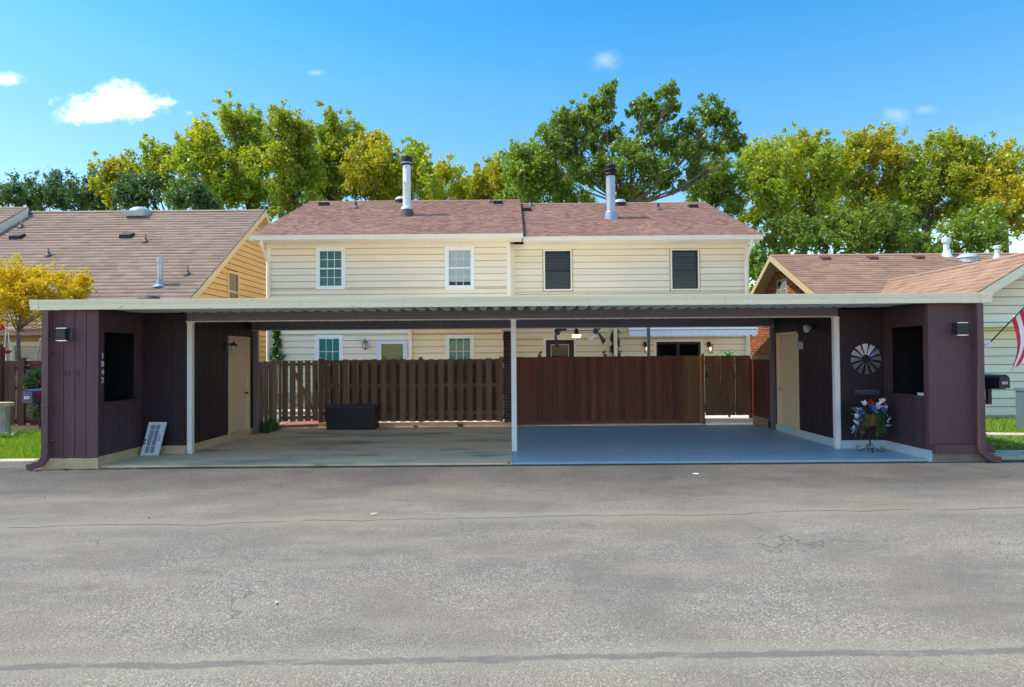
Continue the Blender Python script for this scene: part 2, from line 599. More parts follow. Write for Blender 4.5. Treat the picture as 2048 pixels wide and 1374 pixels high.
ROOMSHADE = mat('room_shade', (0.012, 0.011, 0.013), .9)  # near-black colour paints in the shade of unlit rooms
CURTAIN = mat('room_wall', (0.07, 0.062, 0.055), .9)
MULCH = mat('bark_mulch', (.085, .055, .040), .95, layers=[('mul', 18, .4)], bump=(30, .9, .03))
PAVER = mat('red_paver', (.34, .135, .095), .85, var=.22, layers=[('mul', 12, .15)])
PALECONC = mat('pale_concrete', (.62, .59, .53), .9, layers=[('mul', 3, .06)])
BARK = mat('grey_bark', (.085, .070, .058), .95, layers=[('mul', (4, 4, 1), .3)], bump=((14, 14, 3), .7, .04))
BARKPALE = mat('pale_bark', (.19, .165, .13), .95, layers=[('mul', (4, 4, 1), .3)], bump=((14, 14, 3), .7, .04))
MAPLEBARK = mat('maple_bark', (.17, .135, .105), .9, layers=[('mul', (9, 9, 3), .25)])
LIGHTGLOW = mat('lit_lamp_glass', (.9, .6, .3), .4, emit=((1.0, .62, .28), 1.7))
SMOKEGLASS = mat('pale_lamp_glass', (.55, .55, .55), .15)
CREAMPLASTIC = mat('pale_plastic', (.52, .52, .54), .45)
FLAGRED = mat('flag_red', (.62, .03, .055), .8)
FLAGWHITE = mat('flag_white', (.82, .82, .84), .8)
FLAGBLUE = mat('flag_blue', (.02, .03, .11), .8)
DIGITWHITE = mat('white_numerals', (.75, .73, .72), .4)
GLASSTEAL = glass_mat('teal_glass', (.30, .72, .69))
GLASSCLEAR = glass_mat('clear_glass', (.80, .84, .86))
GLASSDIM = glass_mat('dim_glass', (.60, .66, .74))
STONETOP = mat('bench_stone', (.50, .38, .24), .9, layers=[('mul', 5, .2)], bump=(20, .5, .02))

LEAF_YG = leaf_mat('yellow_green_leaves', (.420, .450, .040), (.260, .370, .036), (.500, .490, .070), .48, .35)
LEAF_GOLD = leaf_mat('golden_leaves', (.490, .430, .040), (.320, .390, .038), (.540, .420, .050), .48, .35)
LEAF_GREEN = leaf_mat('green_leaves', (.215, .315, .045), (.140, .240, .038), (.300, .370, .055), .46, .35)
LEAF_DARK = leaf_mat('deep_green_leaves', (.105, .185, .060), (.070, .140, .048), (.160, .230, .075), .4)
LEAF_MAPLE = leaf_mat('yellow_maple_leaves', (.68, .50, .010), (.52, .44, .012), (.74, .46, .015), .45, .9)
LEAF_SHRUB = leaf_mat('shrub_leaves', (.055, .115, .045), (.035, .085, .032), (.085, .150, .060), .3, 3)
LEAF_FERN = leaf_mat('fern_leaves', (.060, .300, .060), (.040, .220, .045), (.110, .400, .100), .4, 3)
LEAF_IVY = leaf_mat('ivy_leaves', (.070, .190, .030), (.045, .130, .022), (.110, .240, .040), .35, 3)
LEAF_MOSS = leaf_mat('trailing_moss', (.120, .165, .045), (.085, .125, .035), (.165, .200, .070), .3, 6)
LEAF_GREYIVY = leaf_mat('grey_ivy_leaves', (.055, .075, .045), (.040, .055, .035), (.08, .10, .06), .3, 3)
GRASS = leaf_mat('grass_blades', (.190, .340, .006), (.150, .290, .005), (.420, .440, .060), .4, 2)
STRAP = leaf_mat('strap_leaves', (.16, .25, .06), (.12, .20, .04), (.50, .52, .25), .35, 3)


def asphalt():
    m = bpy.data.materials.new('old_asphalt')
    m.use_nodes = True
    N, L = m.node_tree.nodes, m.node_tree.links
    b = N['Principled BSDF']
    b.inputs['Roughness'].default_value = .9
    b.inputs['Specular IOR Level'].default_value = .25
    g = N.new('ShaderNodeNewGeometry')
    sp = N.new('ShaderNodeSeparateXYZ')
    L.new(g.outputs['Position'], sp.inputs[0])

    def noise(scale, detail=6, rough=.6, sc3=(1, 1, 1)):
        mp = N.new('ShaderNodeMapping')
        mp.inputs['Scale'].default_value = sc3
        L.new(g.outputs['Position'], mp.inputs['Vector'])
        t = N.new('ShaderNodeTexNoise')
        t.inputs['Scale'].default_value = scale
        t.inputs['Detail'].default_value = detail
        t.inputs['Roughness'].default_value = rough
        L.new(mp.outputs[0], t.inputs['Vector'])
        return t.outputs['Fac']

    def ma(op, a, b_=None, c=None):
        n = N.new('ShaderNodeMath')
        n.operation = op
        for i, v in enumerate((a, b_, c)):
            if v is None:
                continue
            if isinstance(v, (int, float)):
                n.inputs[i].default_value = v
            else:
                L.new(v, n.inputs[i])
        return n.outputs[0]

    def rng(src, f0, f1, lo=0., hi=1.):
        r = N.new('ShaderNodeMapRange')
        r.interpolation_type = 'SMOOTHSTEP'
        L.new(src, r.inputs['Value'])
        r.inputs['From Min'].default_value = f0
        r.inputs['From Max'].default_value = f1
        r.inputs['To Min'].default_value = lo
        r.inputs['To Max'].default_value = hi
        return r.outputs[0]

    def mixc(f, a, c):
        mx = N.new('ShaderNodeMix')
        mx.data_type = 'RGBA'
        if isinstance(f, float):
            mx.inputs['Factor'].default_value = f
        else:
            L.new(f, mx.inputs['Factor'])
        if isinstance(a, tuple):
            mx.inputs['A'].default_value = (*a, 1)
        else:
            L.new(a, mx.inputs['A'])
        if isinstance(c, tuple):
            mx.inputs['B'].default_value = (*c, 1)
        else:
            L.new(c, mx.inputs['B'])
        return mx.outputs['Result']

    X, Y = sp.outputs[0], sp.outputs[1]
    vo = N.new('ShaderNodeTexVoronoi')
    vo.inputs['Scale'].default_value = 85
    L.new(g.outputs['Position'], vo.inputs['Vector'])
    cell = N.new('ShaderNodeSeparateColor')
    L.new(vo.outputs['Color'], cell.inputs[0])
    vo2 = N.new('ShaderNodeTexVoronoi')
    vo2.inputs['Scale'].default_value = 160
    L.new(g.outputs['Position'], vo2.inputs['Vector'])
    cell2 = N.new('ShaderNodeSeparateColor')
    L.new(vo2.outputs['Color'], cell2.inputs[0])
    # binder, browned patches, dust
    c = mixc(rng(noise(.55, 5, .6, (1, 1.4, 1)), .40, .62), (.185, .164, .142), (.222, .190, .148))
    c = mixc(rng(noise(1.3, 6, .65, (.6, 1.6, 1)), .45, .66, 0, .95), c, (.268, .233, .184))
    # the strip laid last, along the parking slab, is darker and a little purple
    newer = rng(ma('ADD', Y, ma('MULTIPLY', ma('SUBTRACT', noise(.8, 5, .6, (.5, 1.2, 1)), .5), 3.0)), 7.7, 9.9)
    c = mixc(ma('MULTIPLY', newer, .92), c, (.082, .074, .070))
    c = mixc(ma('MULTIPLY', rng(ma('ADD', Y, ma('MULTIPLY', ma('SUBTRACT', noise(.6, 5, .65), .5), 4.0)), 5.4, 3.2), .5), c, (.300, .255, .195))
    # worn aggregate, lighter and darker stones
    wear = rng(noise(.7, 5, .65), .32, .66)
    near = rng(Y, 10.0, 4.5, .25, 1.0)
    stones = ma('MULTIPLY', rng(cell.outputs[0], .58, .82), ma('MULTIPLY', wear, near))
    c = mixc(ma('MULTIPLY', stones, .8), c, (.47, .42, .35))
    c = mixc(ma('MULTIPLY', rng(cell2.outputs[1], .62, .9), ma('MULTIPLY', wear, .55)), c, (.33, .295, .25))
    c = mixc(ma('MULTIPLY', rng(cell2.outputs[0], .66, .9), .5), c, (.060, .056, .052))
    fine = noise(60, 4)
    c = mixc(rng(fine, .35, .7, 0, .3), c, (.10, .092, .084))
    # small pale grit near the slab
    grit = N.new('ShaderNodeTexVoronoi')
    grit.inputs['Scale'].default_value = 24
    L.new(g.outputs['Position'], grit.inputs['Vector'])
    gm = ma('MULTIPLY', rng(grit.outputs['Distance'], .20, .12), rng(noise(1.1, 4), .52, .62))
    gc = N.new('ShaderNodeSeparateColor')
    L.new(grit.outputs['Color'], gc.inputs[0])
    gm = ma('MULTIPLY', gm, rng(gc.outputs[0], .62, .7))
    c = mixc(ma('MULTIPLY', gm, .8), c, (.48, .43, .36))
    # oil drips and hairline cracks
    oil = N.new('ShaderNodeTexVoronoi')
    oil.inputs['Scale'].default_value = .8
    dn = N.new('ShaderNodeVectorMath')
    dn.operation = 'ADD'
    nv = N.new('ShaderNodeTexNoise')
    nv.inputs['Scale'].default_value = 3.0
    nv.inputs['Detail'].default_value = 4
    L.new(g.outputs['Position'], nv.inputs['Vector'])
    sc_ = N.new('ShaderNodeVectorMath')
    sc_.operation = 'SCALE'
    sc_.inputs['Scale'].default_value = .5
    L.new(nv.outputs['Color'], sc_.inputs[0])
    L.new(g.outputs['Position'], dn.inputs[0])
    L.new(sc_.outputs[0], dn.inputs[1])
    L.new(dn.outputs[0], oil.inputs['Vector'])
    oc = N.new('ShaderNodeSeparateColor')
    L.new(oil.outputs['Color'], oc.inputs[0])
    spot = ma('MULTIPLY', rng(oil.outputs['Distance'], .20, .06), rng(oc.outputs[1], .55, .7, 0, .5))
    c = mixc(spot, c, (.062, .058, .055))
    hc = N.new('ShaderNodeTexVoronoi')
    hc.feature = 'DISTANCE_TO_EDGE'
    hc.inputs['Scale'].default_value = .42
    L.new(dn.outputs[0], hc.inputs['Vector'])
    hair = ma('MULTIPLY', rng(hc.outputs['Distance'], .0075, .002), rng(noise(.5, 3), .52, .62, 0, .5))
    c = mixc(hair, c, (.055, .050, .046))
    # two long seams: an open crack with dust, and a wide tar-sealed one
    wob = ma('MULTIPLY', ma('SUBTRACT', noise(.7, 3, .5, (1, 0, 0)), .5), .55)
    wob2 = ma('MULTIPLY', ma('SUBTRACT', noise(7, 3, .5, (1, 0, 0)), .5), .05)
    d1 = ma('ABSOLUTE', ma('SUBTRACT', ma('ADD', Y, ma('ADD', wob, wob2)), ma('MULTIPLY_ADD', X, .045, 7.38)))
    c = mixc(ma('MULTIPLY', rng(d1, .35, .03), .55), c, (.265, .235, .185))
    c = mixc(ma('MULTIPLY', rng(d1, .022, .006), rng(noise(2.2, 4, .6, (1, 0, 0)), .36, .5)), c, (.085, .077, .068))
    w3 = ma('MULTIPLY', ma('SUBTRACT', noise(.6, 3, .5, (1, 0, 0)), .5), .22)
    edge = ma('MULTIPLY', ma('SUBTRACT', noise(5, 5, .7), .5), .11)
    d2 = ma('ABSOLUTE', ma('SUBTRACT', ma('ADD', Y, w3), ma('MULTIPLY_ADD', X, .024, 3.96)))
    d2 = ma('ADD', d2, edge)
    seal = ma('MULTIPLY', rng(d2, .050, .030), rng(noise(2.6, 5, .65, (1, 4, 1)), .36, .52, .25, 1))
    c = mixc(ma('MULTIPLY', rng(d2, .26, .05), .40), c, (.30, .27, .21))
    c = mixc(ma('MULTIPLY', seal, .72), c, (.125, .116, .108))
    L.new(c, b.inputs['Base Color'])
    bp = N.new('ShaderNodeBump')
    bp.inputs['Strength'].default_value = .6
    bp.inputs['Distance'].default_value = .007
    hgt = ma('ADD', ma('MULTIPLY', vo.outputs['Distance'], -.9), ma('MULTIPLY', fine, .9))
    hgt = ma('MULTIPLY', hgt, ma('SUBTRACT', 1.0, ma('MULTIPLY', seal, .8)))
    L.new(hgt, bp.inputs['Height'])
    L.new(bp.outputs[0], b.inputs['Normal'])
    return m


ASPHALT = asphalt()
SLABCONC = mat('stained_concrete', (0.96, 0.66, 0.41), .8, layers=[
    ('mul', (1.2, 2.0, 1), .10), ('mix', (.35, .9, 1), .46, .66, (.36, .27, .19), .6), ('mix', (.7, 1.8, 1), .55, .70, (.20, .145, .105), .5),
    ('mix', (6, 9, 5), .66, .72, (.09, .07, .06), .5), ('mul', 30, .08)], bump=(40, .15, .004))
SLABBLUE = mat('blue_floor_paint', (0.37, 0.5, 0.6), .42, spec=.45, layers=[
    ('mul', (.9, 1.6, 1), .10), ('mix', (.5, 1.2, 1), .55, .78, (.30, .40, .46), .5), ('mix', (2.6, .18, 1), .56, .74, (.20, .27, .34), .5), ('mix', (1.4, 1.0, 1), .60, .78, (.46, .52, .54), .45), ('mix', (9, 9, 9), .68, .72, (.12, .15, .18), .6)], bump=(50, .06, .003))
KERBCONC = mat('kerb_concrete', (0.6, 0.49, 0.36), .9, layers=[('mul', 3, .15), ('mix', (7, 7, 7), .6, .75, (.22, .17, .13), .5)], bump=(40, .4, .01))
EARTH = mat('lawn_soil', (.075, .135, .012), .95, layers=[('mul', 3, .2), ('mix', 5, .6, .8, (.13, .10, .05), .5)])
FIELD = mat('far_grass', (.09, .14, .03), .95, layers=[('mul', .3, .2)])
GRAVEL = mat('yard_ground', (.30, .26, .21), .95, layers=[('mul', 4, .2)])

# ------------------------------------------------------------------ ground, road, slabs, lawns
def sheet(name, pts, z, material, kind='structure'):
    o = raw(name, np.array([(x, y, z) for x, y in pts], float), [tuple(range(len(pts)))], material)
    return tag(o, kind=kind)


tag(raw('ground', np.array([(-900, -60, -.09), (900, -60, -.09), (900, 1500, -.09), (-900, 1500, -.09)], float), [(0, 1, 2, 3)], FIELD), kind='structure')
sheet('road', [(-70, -50), (70, -50), (70, 11.02), (-70, 11.02)], -.035, ASPHALT)


def slab(name, x0, x1, y0, y1, z0, z1, material):
    o = MB().box(x0, x1, y0, y1, z0, z1).build(name, material)
    return tag(o, kind='structure')


slab('concrete_slab', -6.93, -.012, 10.93, 16.52, -.08, 0.0, SLABCONC)
slab('painted_slab', -.008, 6.97, 10.93, 16.52, -.08, 0.002, SLABBLUE)
slab('yard', -9.2, 9.2, 16.525, 20.2, -.08, .03, GRAVEL)
slab('lawn', -40, -7.92, 11.28, 19.2, -.085, .055, EARTH)
slab('lawn', 7.99, 40, 11.75, 19.2, -.085, .05, EARTH)
slab('mulch_bed', -40, -8.3, 15.4, 16.95, .05, .085, MULCH)
slab('kerb', -40, -7.92, 11.0, 11.27, -.08, .075, KERBCONC)
slab('pavement', 7.99, 40, 11.03, 11.74, -.08, .02, KERBCONC)
o = MB()
o.prism([(8.0, 13.55, -.05), (14, 12.55, -.05), (14, 12.95, -.05), (8.0, 13.95, -.05)], (0, 0, .155))
tag(o.build('path', KERBCONC), kind='structure')
slab('patio', -4.0, 8.8, 16.9, 20.4, .03, .06, PALECONC)

# red pavers behind the open gate
path = MB().box(-6.0, -4.4, 16.53, 19.6, .0, .02).build('paver_path', GRAVEL)
tag(path, kind='structure')
k = 0
y = 16.56
while y < 19.4:
    x = -5.98 + (.1 if k % 2 else 0)
    while x < -4.5:
        piece('paver', PAVER, path, x, x + .19, y, y + .092, .021, .052 + rnd.uniform(0, .004))
        x += .2
    y += .1
    k += 1

# sills under the fences
slab('fence_sill', -4.93, -.02, 16.50, 16.56, .0, .115, TANCONC)
slab('gate_sill', 4.9, 6.1, 16.52, 16.9, .0, .14, PALECONC)


def blades(name, n, region, material, h=(.04, .085), w=.006, z=.05, lean=.5, seed=3):
    rs = np.random.RandomState(seed)
    x = rs.uniform(region[0], region[1], n)
    y = rs.uniform(region[2], region[3], n)
    hh = rs.uniform(h[0], h[1], n)
    a = rs.uniform(0, 2 * np.pi, n)
    lx, ly = rs.normal(0, lean, n) * hh, rs.normal(0, lean, n) * hh
    dx, dy = np.cos(a) * w, np.sin(a) * w
    v = np.stack([np.stack([x - dx, y - dy, np.full(n, z)], 1), np.stack([x + dx, y + dy, np.full(n, z)], 1),
                  np.stack([x + lx, y + ly, z + hh], 1)], 1).reshape(-1, 3)
    f = np.arange(3 * n).reshape(n, 3)
    return tag(raw(name, v, f, material), kind='stuff')


blades('grass', 42000, (-14.5, -7.93, 11.29, 15.5), GRASS, z=.055, seed=1)
blades('grass', 30000, (8.0, 15.5, 11.76, 16.95), GRASS, z=.05, seed=2)

# ------------------------------------------------------------------ carport
cp = thing('carport', 'long flat double carport with cream gutter, grey ribbed metal roof and slim white posts', 'carport', (0, 12.25, 0))


def deck_z(y):
    return 2.640 - .008 * (y - 12.25)


# ribbed roof deck: trapezoid ribs running front to back
d = MB()
prof, xx, pitch = [], -7.8, .23
while xx < 7.8:
    prof += [(xx, .10), (xx + .06, .10), (xx + .10, 0), (xx + .19, 0)]
    xx += pitch
prof.append((7.8, .10))
rows = [10.78, 12.25, 13.8, 16.42]  # unseen rear overhang past the back beam, added to shade the slab
for side in (0, 1):
    base = len(d.v)
    for yv in rows:
        for (px, pz) in prof:
            d.v.append((px, yv, deck_z(yv) + pz + (.004 if side else 0)))
    n = len(prof)
    for j in range(len(rows) - 1):
        for i in range(n - 1):
            q = (base + j * n + i, base + j * n + i + 1, base + (j + 1) * n + i + 1, base + (j + 1) * n + i)
            d.f.append(q if side else q[::-1])
d.build('roof_deck', DECKGREY, cp)
# beams: boxed channel with a flange along the foot
for yv, z0, z1 in ((12.25, 2.468, 2.728), (15.24, 2.415, 2.70)):
    bm_ = MB().box(-6.13, 6.13, yv - .05, yv + .05, z0 + .018, z1).build('beam', BEAMGREY, cp)
    MB().box(-6.12, 6.12, yv - .075, yv + .075, z0, z0 + .016).build('flange', DECKGREY, bm_)
    if yv < 13:
        for bx in (-.28, -.02, .04, .28):
            for bz in (2.57, 2.60):
                MB().tube([(bx, yv - .062, bz), (bx, yv - .049, bz)], .008, 6).build('bolt', BLACKMETAL, bm_)
PX = {'l': -6.06, 'c': .03, 'r': 6.10}
for kx in ('l', 'c', 'r'):
    x = PX[kx]
    w = .048
    pm = MB()
    pm.box(x - w, x + w, 12.2, 12.3, .0, 2.446)
    pm.box(x - w - .012, x + w + .012, 12.19, 12.31, 2.446, 2.467)
    pm.box(x - w + .014, x - w + .03, 12.193, 12.2, .01, 2.44)
    pm.box(x + w - .03, x + w - .014, 12.193, 12.2, .01, 2.44)
    pm.build('post', WHITEMETAL, cp)
for x in (-6.0, 6.1):
    MB().box(x - .05, x + .05, 15.18, 15.28, 0, 2.414).build('post', GALV if x > 9 else BEAMGREY, cp)
# gutter: three lengths, stepped face, rolled lip, end boxes
def gutter_run(x0, x1, y_f, z0, h, material, parent, name='gutter'):
    p = [(x0, y_f + .13, z0 + .004), (x0, y_f + .012, z0), (x0, y_f + .006, z0 + h * .52), (x0, y_f, z0 + h * .56), (x0, y_f - .012, z0 + h * .9),
         (x0, y_f - .012, z0 + h), (x0, y_f + .13, z0 + h)]
    return MB().prism(p, (x1 - x0, 0, 0)).build(name, material, parent)


GZ, GH = 2.605, .165
for x0, x1 in ((-7.80, 1.27), (1.274, 7.74)):
    gutter_run(x0, x1, 10.70, GZ, GH, GUTTER, cp)
for x0, x1 in ((-7.945, -7.804), (7.744, 7.925)):
    gutter_run(x0, x1, 10.694, GZ - .002, GH + .004, GUTTER, cp, 'gutter_end')
MB().box(-7.80, -7.45, 10.692, 10.700, GZ - .006, GZ + .012).build('gutter_strap', GUTTER, cp)
MB().box(7.40, 7.74, 10.692, 10.700, GZ - .006, GZ + .012).build('gutter_strap', GUTTER, cp)
MB().box(-7.86, 7.86, 10.84, 10.86, 2.615, 2.72).build('fascia_board', PURPLESMOOTH, cp)
for x in (-7.86, 7.84):
    MB().box(x, x + .02, 10.87, 16.42, 2.54, 2.74).build('side_fascia', GUTTER, cp)


def downspout(x, kick):
    m = MB()
    w, t, y0 = .05, .072, 10.70
    pts = [(x, 2.59), (x, .24), (x + kick * .02, .15), (x + kick * .09, .07), (x + kick * .2, .03), (x + kick * .3, .01)]
    sec = []
    for i, (px, pz) in enumerate(pts):
        a = Vector(pts[max(i - 1, 0)])
        b = Vector(pts[min(i + 1, len(pts) - 1)])
        tdir = (b - a).normalized()
        nrm = Vector((-tdir.y, tdir.x))
        if nrm.x * 1 < 0 and i < 2:
            nrm = -nrm
        sec.append((Vector((px, pz)), nrm))
    k0 = len(m.v)
    prev = None
    for c, nr in sec:
        if prev is not None and nr.dot(prev) < 0:
            nr = -nr
        prev = nr
        for sx, yv in ((-1, y0), (1, y0), (1, y0 + t), (-1, y0 + t)):
            q = c + nr * (w * sx)
            m.v.append((q.x, yv, q.y))
    for i in range(len(sec) - 1):
        for q in range(4):
            r_ = (q + 1) % 4
            m.f.append((k0 + 4 * i + q, k0 + 4 * i + r_, k0 + 4 * i + 4 + r_, k0 + 4 * i + 4 + q))
    m.f.append((k0, k0 + 1, k0 + 2, k0 + 3))
    e = k0 + 4 * (len(sec) - 1)
    m.f.append((e + 3, e + 2, e + 1, e))
    o = m.build('downspout', PLUMMETAL, cp)
    for z in (.42, 1.02, 1.9):
        MB().box(x - .06, x + .06, y0 - .006, y0 + .147, z, z + .025).build('strap', PLUMMETAL, o)
    for i in range(5):
        c = Vector((x + kick * (.015 + .05 * i), 0, .20 - .035 * i))
        MB().box(c.x - .05, c.x + .05, y0 - .008, y0 + .08, c.z, c.z + .009).build('elbow_rib', PLUMMETAL, o)


downspout(-7.69, -1)
downspout(7.72, 1)

# ------------------------------------------------------------------ storage sheds
def planks_y(parent, x0, x1, y, z0, z1, w, material, t=.018, gap=.010):
    """upright planks on a wall facing the road"""
    n = max(1, round((x1 - x0) / w))
    s = (x1 - x0) / n
    for i in range(n):
        piece('siding_plank', material, parent, x0 + i * s + gap / 2, x0 + (i + 1) * s - gap / 2, y - t, y - .0005, z0, z1)


def planks_x(parent, x, sx, y0, y1, z0, z1, w, material, t=.018, gap=.010):
    n = max(1, round((y1 - y0) / w))
    s = (y1 - y0) / n
    for i in range(n):
        a, b = sorted((x + sx * .0005, x + sx * t))
        piece('siding_plank', material, parent, a, b, y0 + i * s + gap / 2, y0 + (i + 1) * s - gap / 2, z0, z1)


WT = .10
DECKB = 2.608


def shed(sx, xin, xwing, xout, label, found, wall, smooth):
    """sx = -1 left, +1 right; xin: wall along the parking bay, xwing: inner face of the front wing, xout: outer wall"""
    s = thing('storage_shed', label, 'shed', (sx * (xin + xout) / 2, 13, 0))
    X = lambda a: sx * a
    zb = .155
    def bx(m, a, b, y0, y1, z0, z1):
        a, b = sorted((X(a), X(b)))
        m.box(a, b, y0, y1, z0, z1)
        return m
    # foundation
    f = MB()
    bx(f, xwing - .015, xout, 10.86, 12.20, -.06, zb)
    bx(f, xin - .015, xout, 12.20, 15.30, -.06, zb - .002)
    fo = f.build('foundation', found, s)
    # core walls
    c = bx(MB(), xwing, xout, 10.87, 10.87 + WT, zb + .001, DECKB).build('front_wall', wall, s)
    oy0, oy1, oz0, oz1 = 10.985, 12.06, 1.03, 2.245
    w = MB()
    bx(w, xwing, xwing + WT, 10.972, oy0 + .03, zb + .001, DECKB)
    bx(w, xwing, xwing + WT, oy1, 12.19, zb + .001, DECKB)
    bx(w, xwing, xwing + WT, oy0 + .03, oy1, zb + .001, oz0)
    bx(w, xwing, xwing + WT, oy0 + .03, oy1, oz1, DECKB)
    w = w.build('wing_wall', PLUMHALFSHADE, s)
    bx(MB(), xwing - .012, xwing + WT + .012, oy0 + .032, oy1 - .002, oz0 + .001, oz0 + .022).build('opening_sill', PLUMHALFSHADE, s)
    r = bx(MB(), xin, xout - WT, 12.20, 12.20 + WT, zb, DECKB).build('recess_wall', PLUMSHADE, s)
    # near-black lining and ceiling, added so the wing opening looks deep in shade
    bx(MB(), xwing + WT + .001, xout - WT - .001, 10.974, 12.195, 2.45, 2.47).build('wing_shade_ceiling', ROOMSHADE, s)
    bx(MB(), xout - WT - .02, xout - WT - .001, 10.98, 12.19, zb + .01, 2.44).build('wing_shade_lining', ROOMSHADE, s)
    bx(MB(), xwing + WT + .001, xout - WT - .021, 10.975, 10.99, zb + .01, 2.44).build('wing_shade_lining', ROOMSHADE, s)
    bx(MB(), xwing + WT + .001, xout - WT - .021, 12.18, 12.195, zb + .01, 2.44).build('wing_shade_lining', ROOMSHADE, s)
    dy0, dy1, dz0, dz1 = 13.99, 15.01, .11, 2.20
    b = MB()
    bx(b, xin, xin + WT, 12.302, dy0, zb, DECKB)
    bx(b, xin, xin + WT, dy1, 15.30, zb, DECKB)
    bx(b, xin, xin + WT, dy0, dy1, dz1, DECKB)
    b = b.build('bay_wall', PLUMSHADE, s)
    bx(MB(), xout - WT, xout, 10.972, 15.30, zb, DECKB).build('outer_wall', wall, s)
    bx(MB(), xin + WT + .002, xout - WT - .002, 15.2, 15.30, zb, DECKB).build('rear_wall', wall, s)
    # planks
    if not smooth:
        a0, a1 = sorted((X(xwing), X(xout)))
        planks_y(c, a0 - .001, a1, 10.869, zb - .02, DECKB, .2, wall)
        for (y0, y1, z0, z1) in ((oy0 + .03, oy1, zb - .0, oz0 - .002), (oy1, 12.19, zb, DECKB), (10.872, oy0 + .026, zb, DECKB)):
            planks_x(w, X(xwing) - sx * .001, -sx, y0, y1, z0, z1, .2, PLUMHALFSHADE, t=.012, gap=.005)
        a0, a1 = sorted((X(xin), X(xwing - .02)))
        planks_y(r, a0, a1, 12.199, zb, DECKB, .28, PLUMSHADE, t=.012, gap=.005)
        planks_x(b, X(xin), -sx, 12.31, dy0 - .06, zb, DECKB, .28, PLUMSHADE)
        planks_x(b, X(xin), -sx, dy1 + .06, 15.29, zb, DECKB, .28, PLUMSHADE)
        planks_x(b, X(xin), -sx, dy0 - .06, dy1 + .06, dz1 + .07, DECKB, .28, PLUMSHADE)
    else:
        planks_x(w, X(xwing) - sx * .001, -sx, oy0 + .03, oy1, zb, oz0 - .002, .27, PLUMHALFSHADE, t=.012, gap=.004)
        planks_x(b, X(xin), -sx, 12.31, dy0 - .06, zb, DECKB, .28, PLUMSHADE, t=.012, gap=.005)
        planks_x(b, X(xin), -sx, dy1 + .06, 15.29, zb, DECKB, .28, PLUMSHADE, t=.012, gap=.005)
        planks_x(b, X(xin), -sx, dy0 - .06, dy1 + .06, dz1 + .07, DECKB, .28, PLUMSHADE, t=.012, gap=.005)
    # door
    dm = bx(MB(), xin + .035, xin + .075, dy0 + .012, dy1 - .012, dz0 + .03, dz1 - .012).build('door', TANDOOR, s)
    fr = MB()
    bx(fr, xin - .03, xin + .06, dy0 - .055, dy0 + .010, dz0 - .06, dz1 + .06)
    bx(fr, xin - .03, xin + .06, dy1 - .010, dy1 + .055, dz0 - .06, dz1 + .06)
    bx(fr, xin - .028, xin + .06, dy0 + .010, dy1 - .010, dz1 - .010, dz1 + .06)
    fr.build('door_frame', TANDOOR, dm)
    kx, ky, kz = X(xin + .005), (dy1 - .09 if sx < 0 else dy1 - .09), .98
    kn = MB().tube([(X(xin + .034), ky, kz), (X(xin + .0), ky, kz), (X(xin - .012), ky, kz), (X(xin - .04), ky, kz)], [.028, .012, .03, .022], 10)
    kn.build('handle', BLACKMETAL if sx < 0 else CHROME, dm, True)
    return s, c, w, r, b


shedL, fwL, wwL, rwL, bwL = shed(-1, 6.10, 6.92, 7.86, 'plum plank storage shed numbered 1042 at the left end of the carport', TANCONC, PURPLE, False)
shedR, fwR, wwR, rwR, bwR = shed(1, 6.15, 6.96, 7.88, 'smooth plum storage shed with windmill wheel at the right end of the carport', BLUECONC, PURPLESMOOTH, True)
# corner trim, ledge, house numbers
MB().box(-6.925, -6.905, 10.845, 10.868, .14, DECKB).build('corner_trim', PURPLE, shedL)
led = MB().box(6.985, 7.86, 10.775, 10.868, .11, .255).build('ledge', PURPLESMOOTH, shedR)
MB().box(7.862, 7.985, 10.79, 11.1, .12, .25).build('ledge_return', PURPLESMOOTH, shedR)
MB().box(6.985, 7.88, 10.846, 10.859, -.05, .11).build('foundation_face', mat('dark_concrete', (.26, .22, .18), .9, layers=[('mul', 4, .2)]), shedR)  # plain darker concrete tone below the ledge
MB().box(-7.86, -6.90, 10.842, 10.859, -.05, .135).build('foundation_face', TANCONC, shedL)
for i, ch in enumerate('1042'):
    text_mesh('house_number', ch, .135, DIGITWHITE, shedL, (-6.902, 10.958, 1.835 - .137 * i), (math.pi / 2, 0, math.pi / 2))
for i, ch in enumerate('1132'):
    text_mesh('painted_numeral', ch, .11, PURPLE, shedL, (-7.455 + .066 * i + (.02 if i > 1 else 0), 10.846, 1.545 + rnd.uniform(-.008, .008)), (math.pi / 2, rnd.uniform(-.1, .1), 0), .008)
# light switch plate on the left bay wall
MB().box(-6.082, -6.078, 12.34, 12.42, 1.30, 1.42).build('switch_plate', RAWWOOD, shedL)


def sconce(x, z, label):
    t = thing('wall_light', label, 'wall light', (x, 10.85, z - .1), 'box wall lights on the shed fronts')
    s = 1 if x < 0 else -1
    MB().box(x + s * .045 - .035, x + s * .045 + .035, 10.835, 10.851, z - .085, z + .10).build('back_plate', CHROME, t)
    MB().box(x - .085, x + .06 if s > 0 else x + .085, 10.70, 10.834, z - .095, z + .095).build('lamp_box', NAVYMETAL, t)
    for zz in (z + .096, z - .108):
        MB().box(x - .088, x + .088, 10.695, 10.834, zz, zz + .011).build('trim_band', CHROME, t)
    MB().box(x - .06, x + .06, 10.715, 10.82, z - .118, z - .1085).build('diffuser', SMOKEGLASS, t)


sconce(P(131, 669, 10.8).x, P(131, 669, 10.8).z, 'dark box wall light on the left plum shed front')
sconce(P(1917, 658, 10.8).x, P(1917, 658, 10.8).z, 'dark box wall light on the right plum shed front')

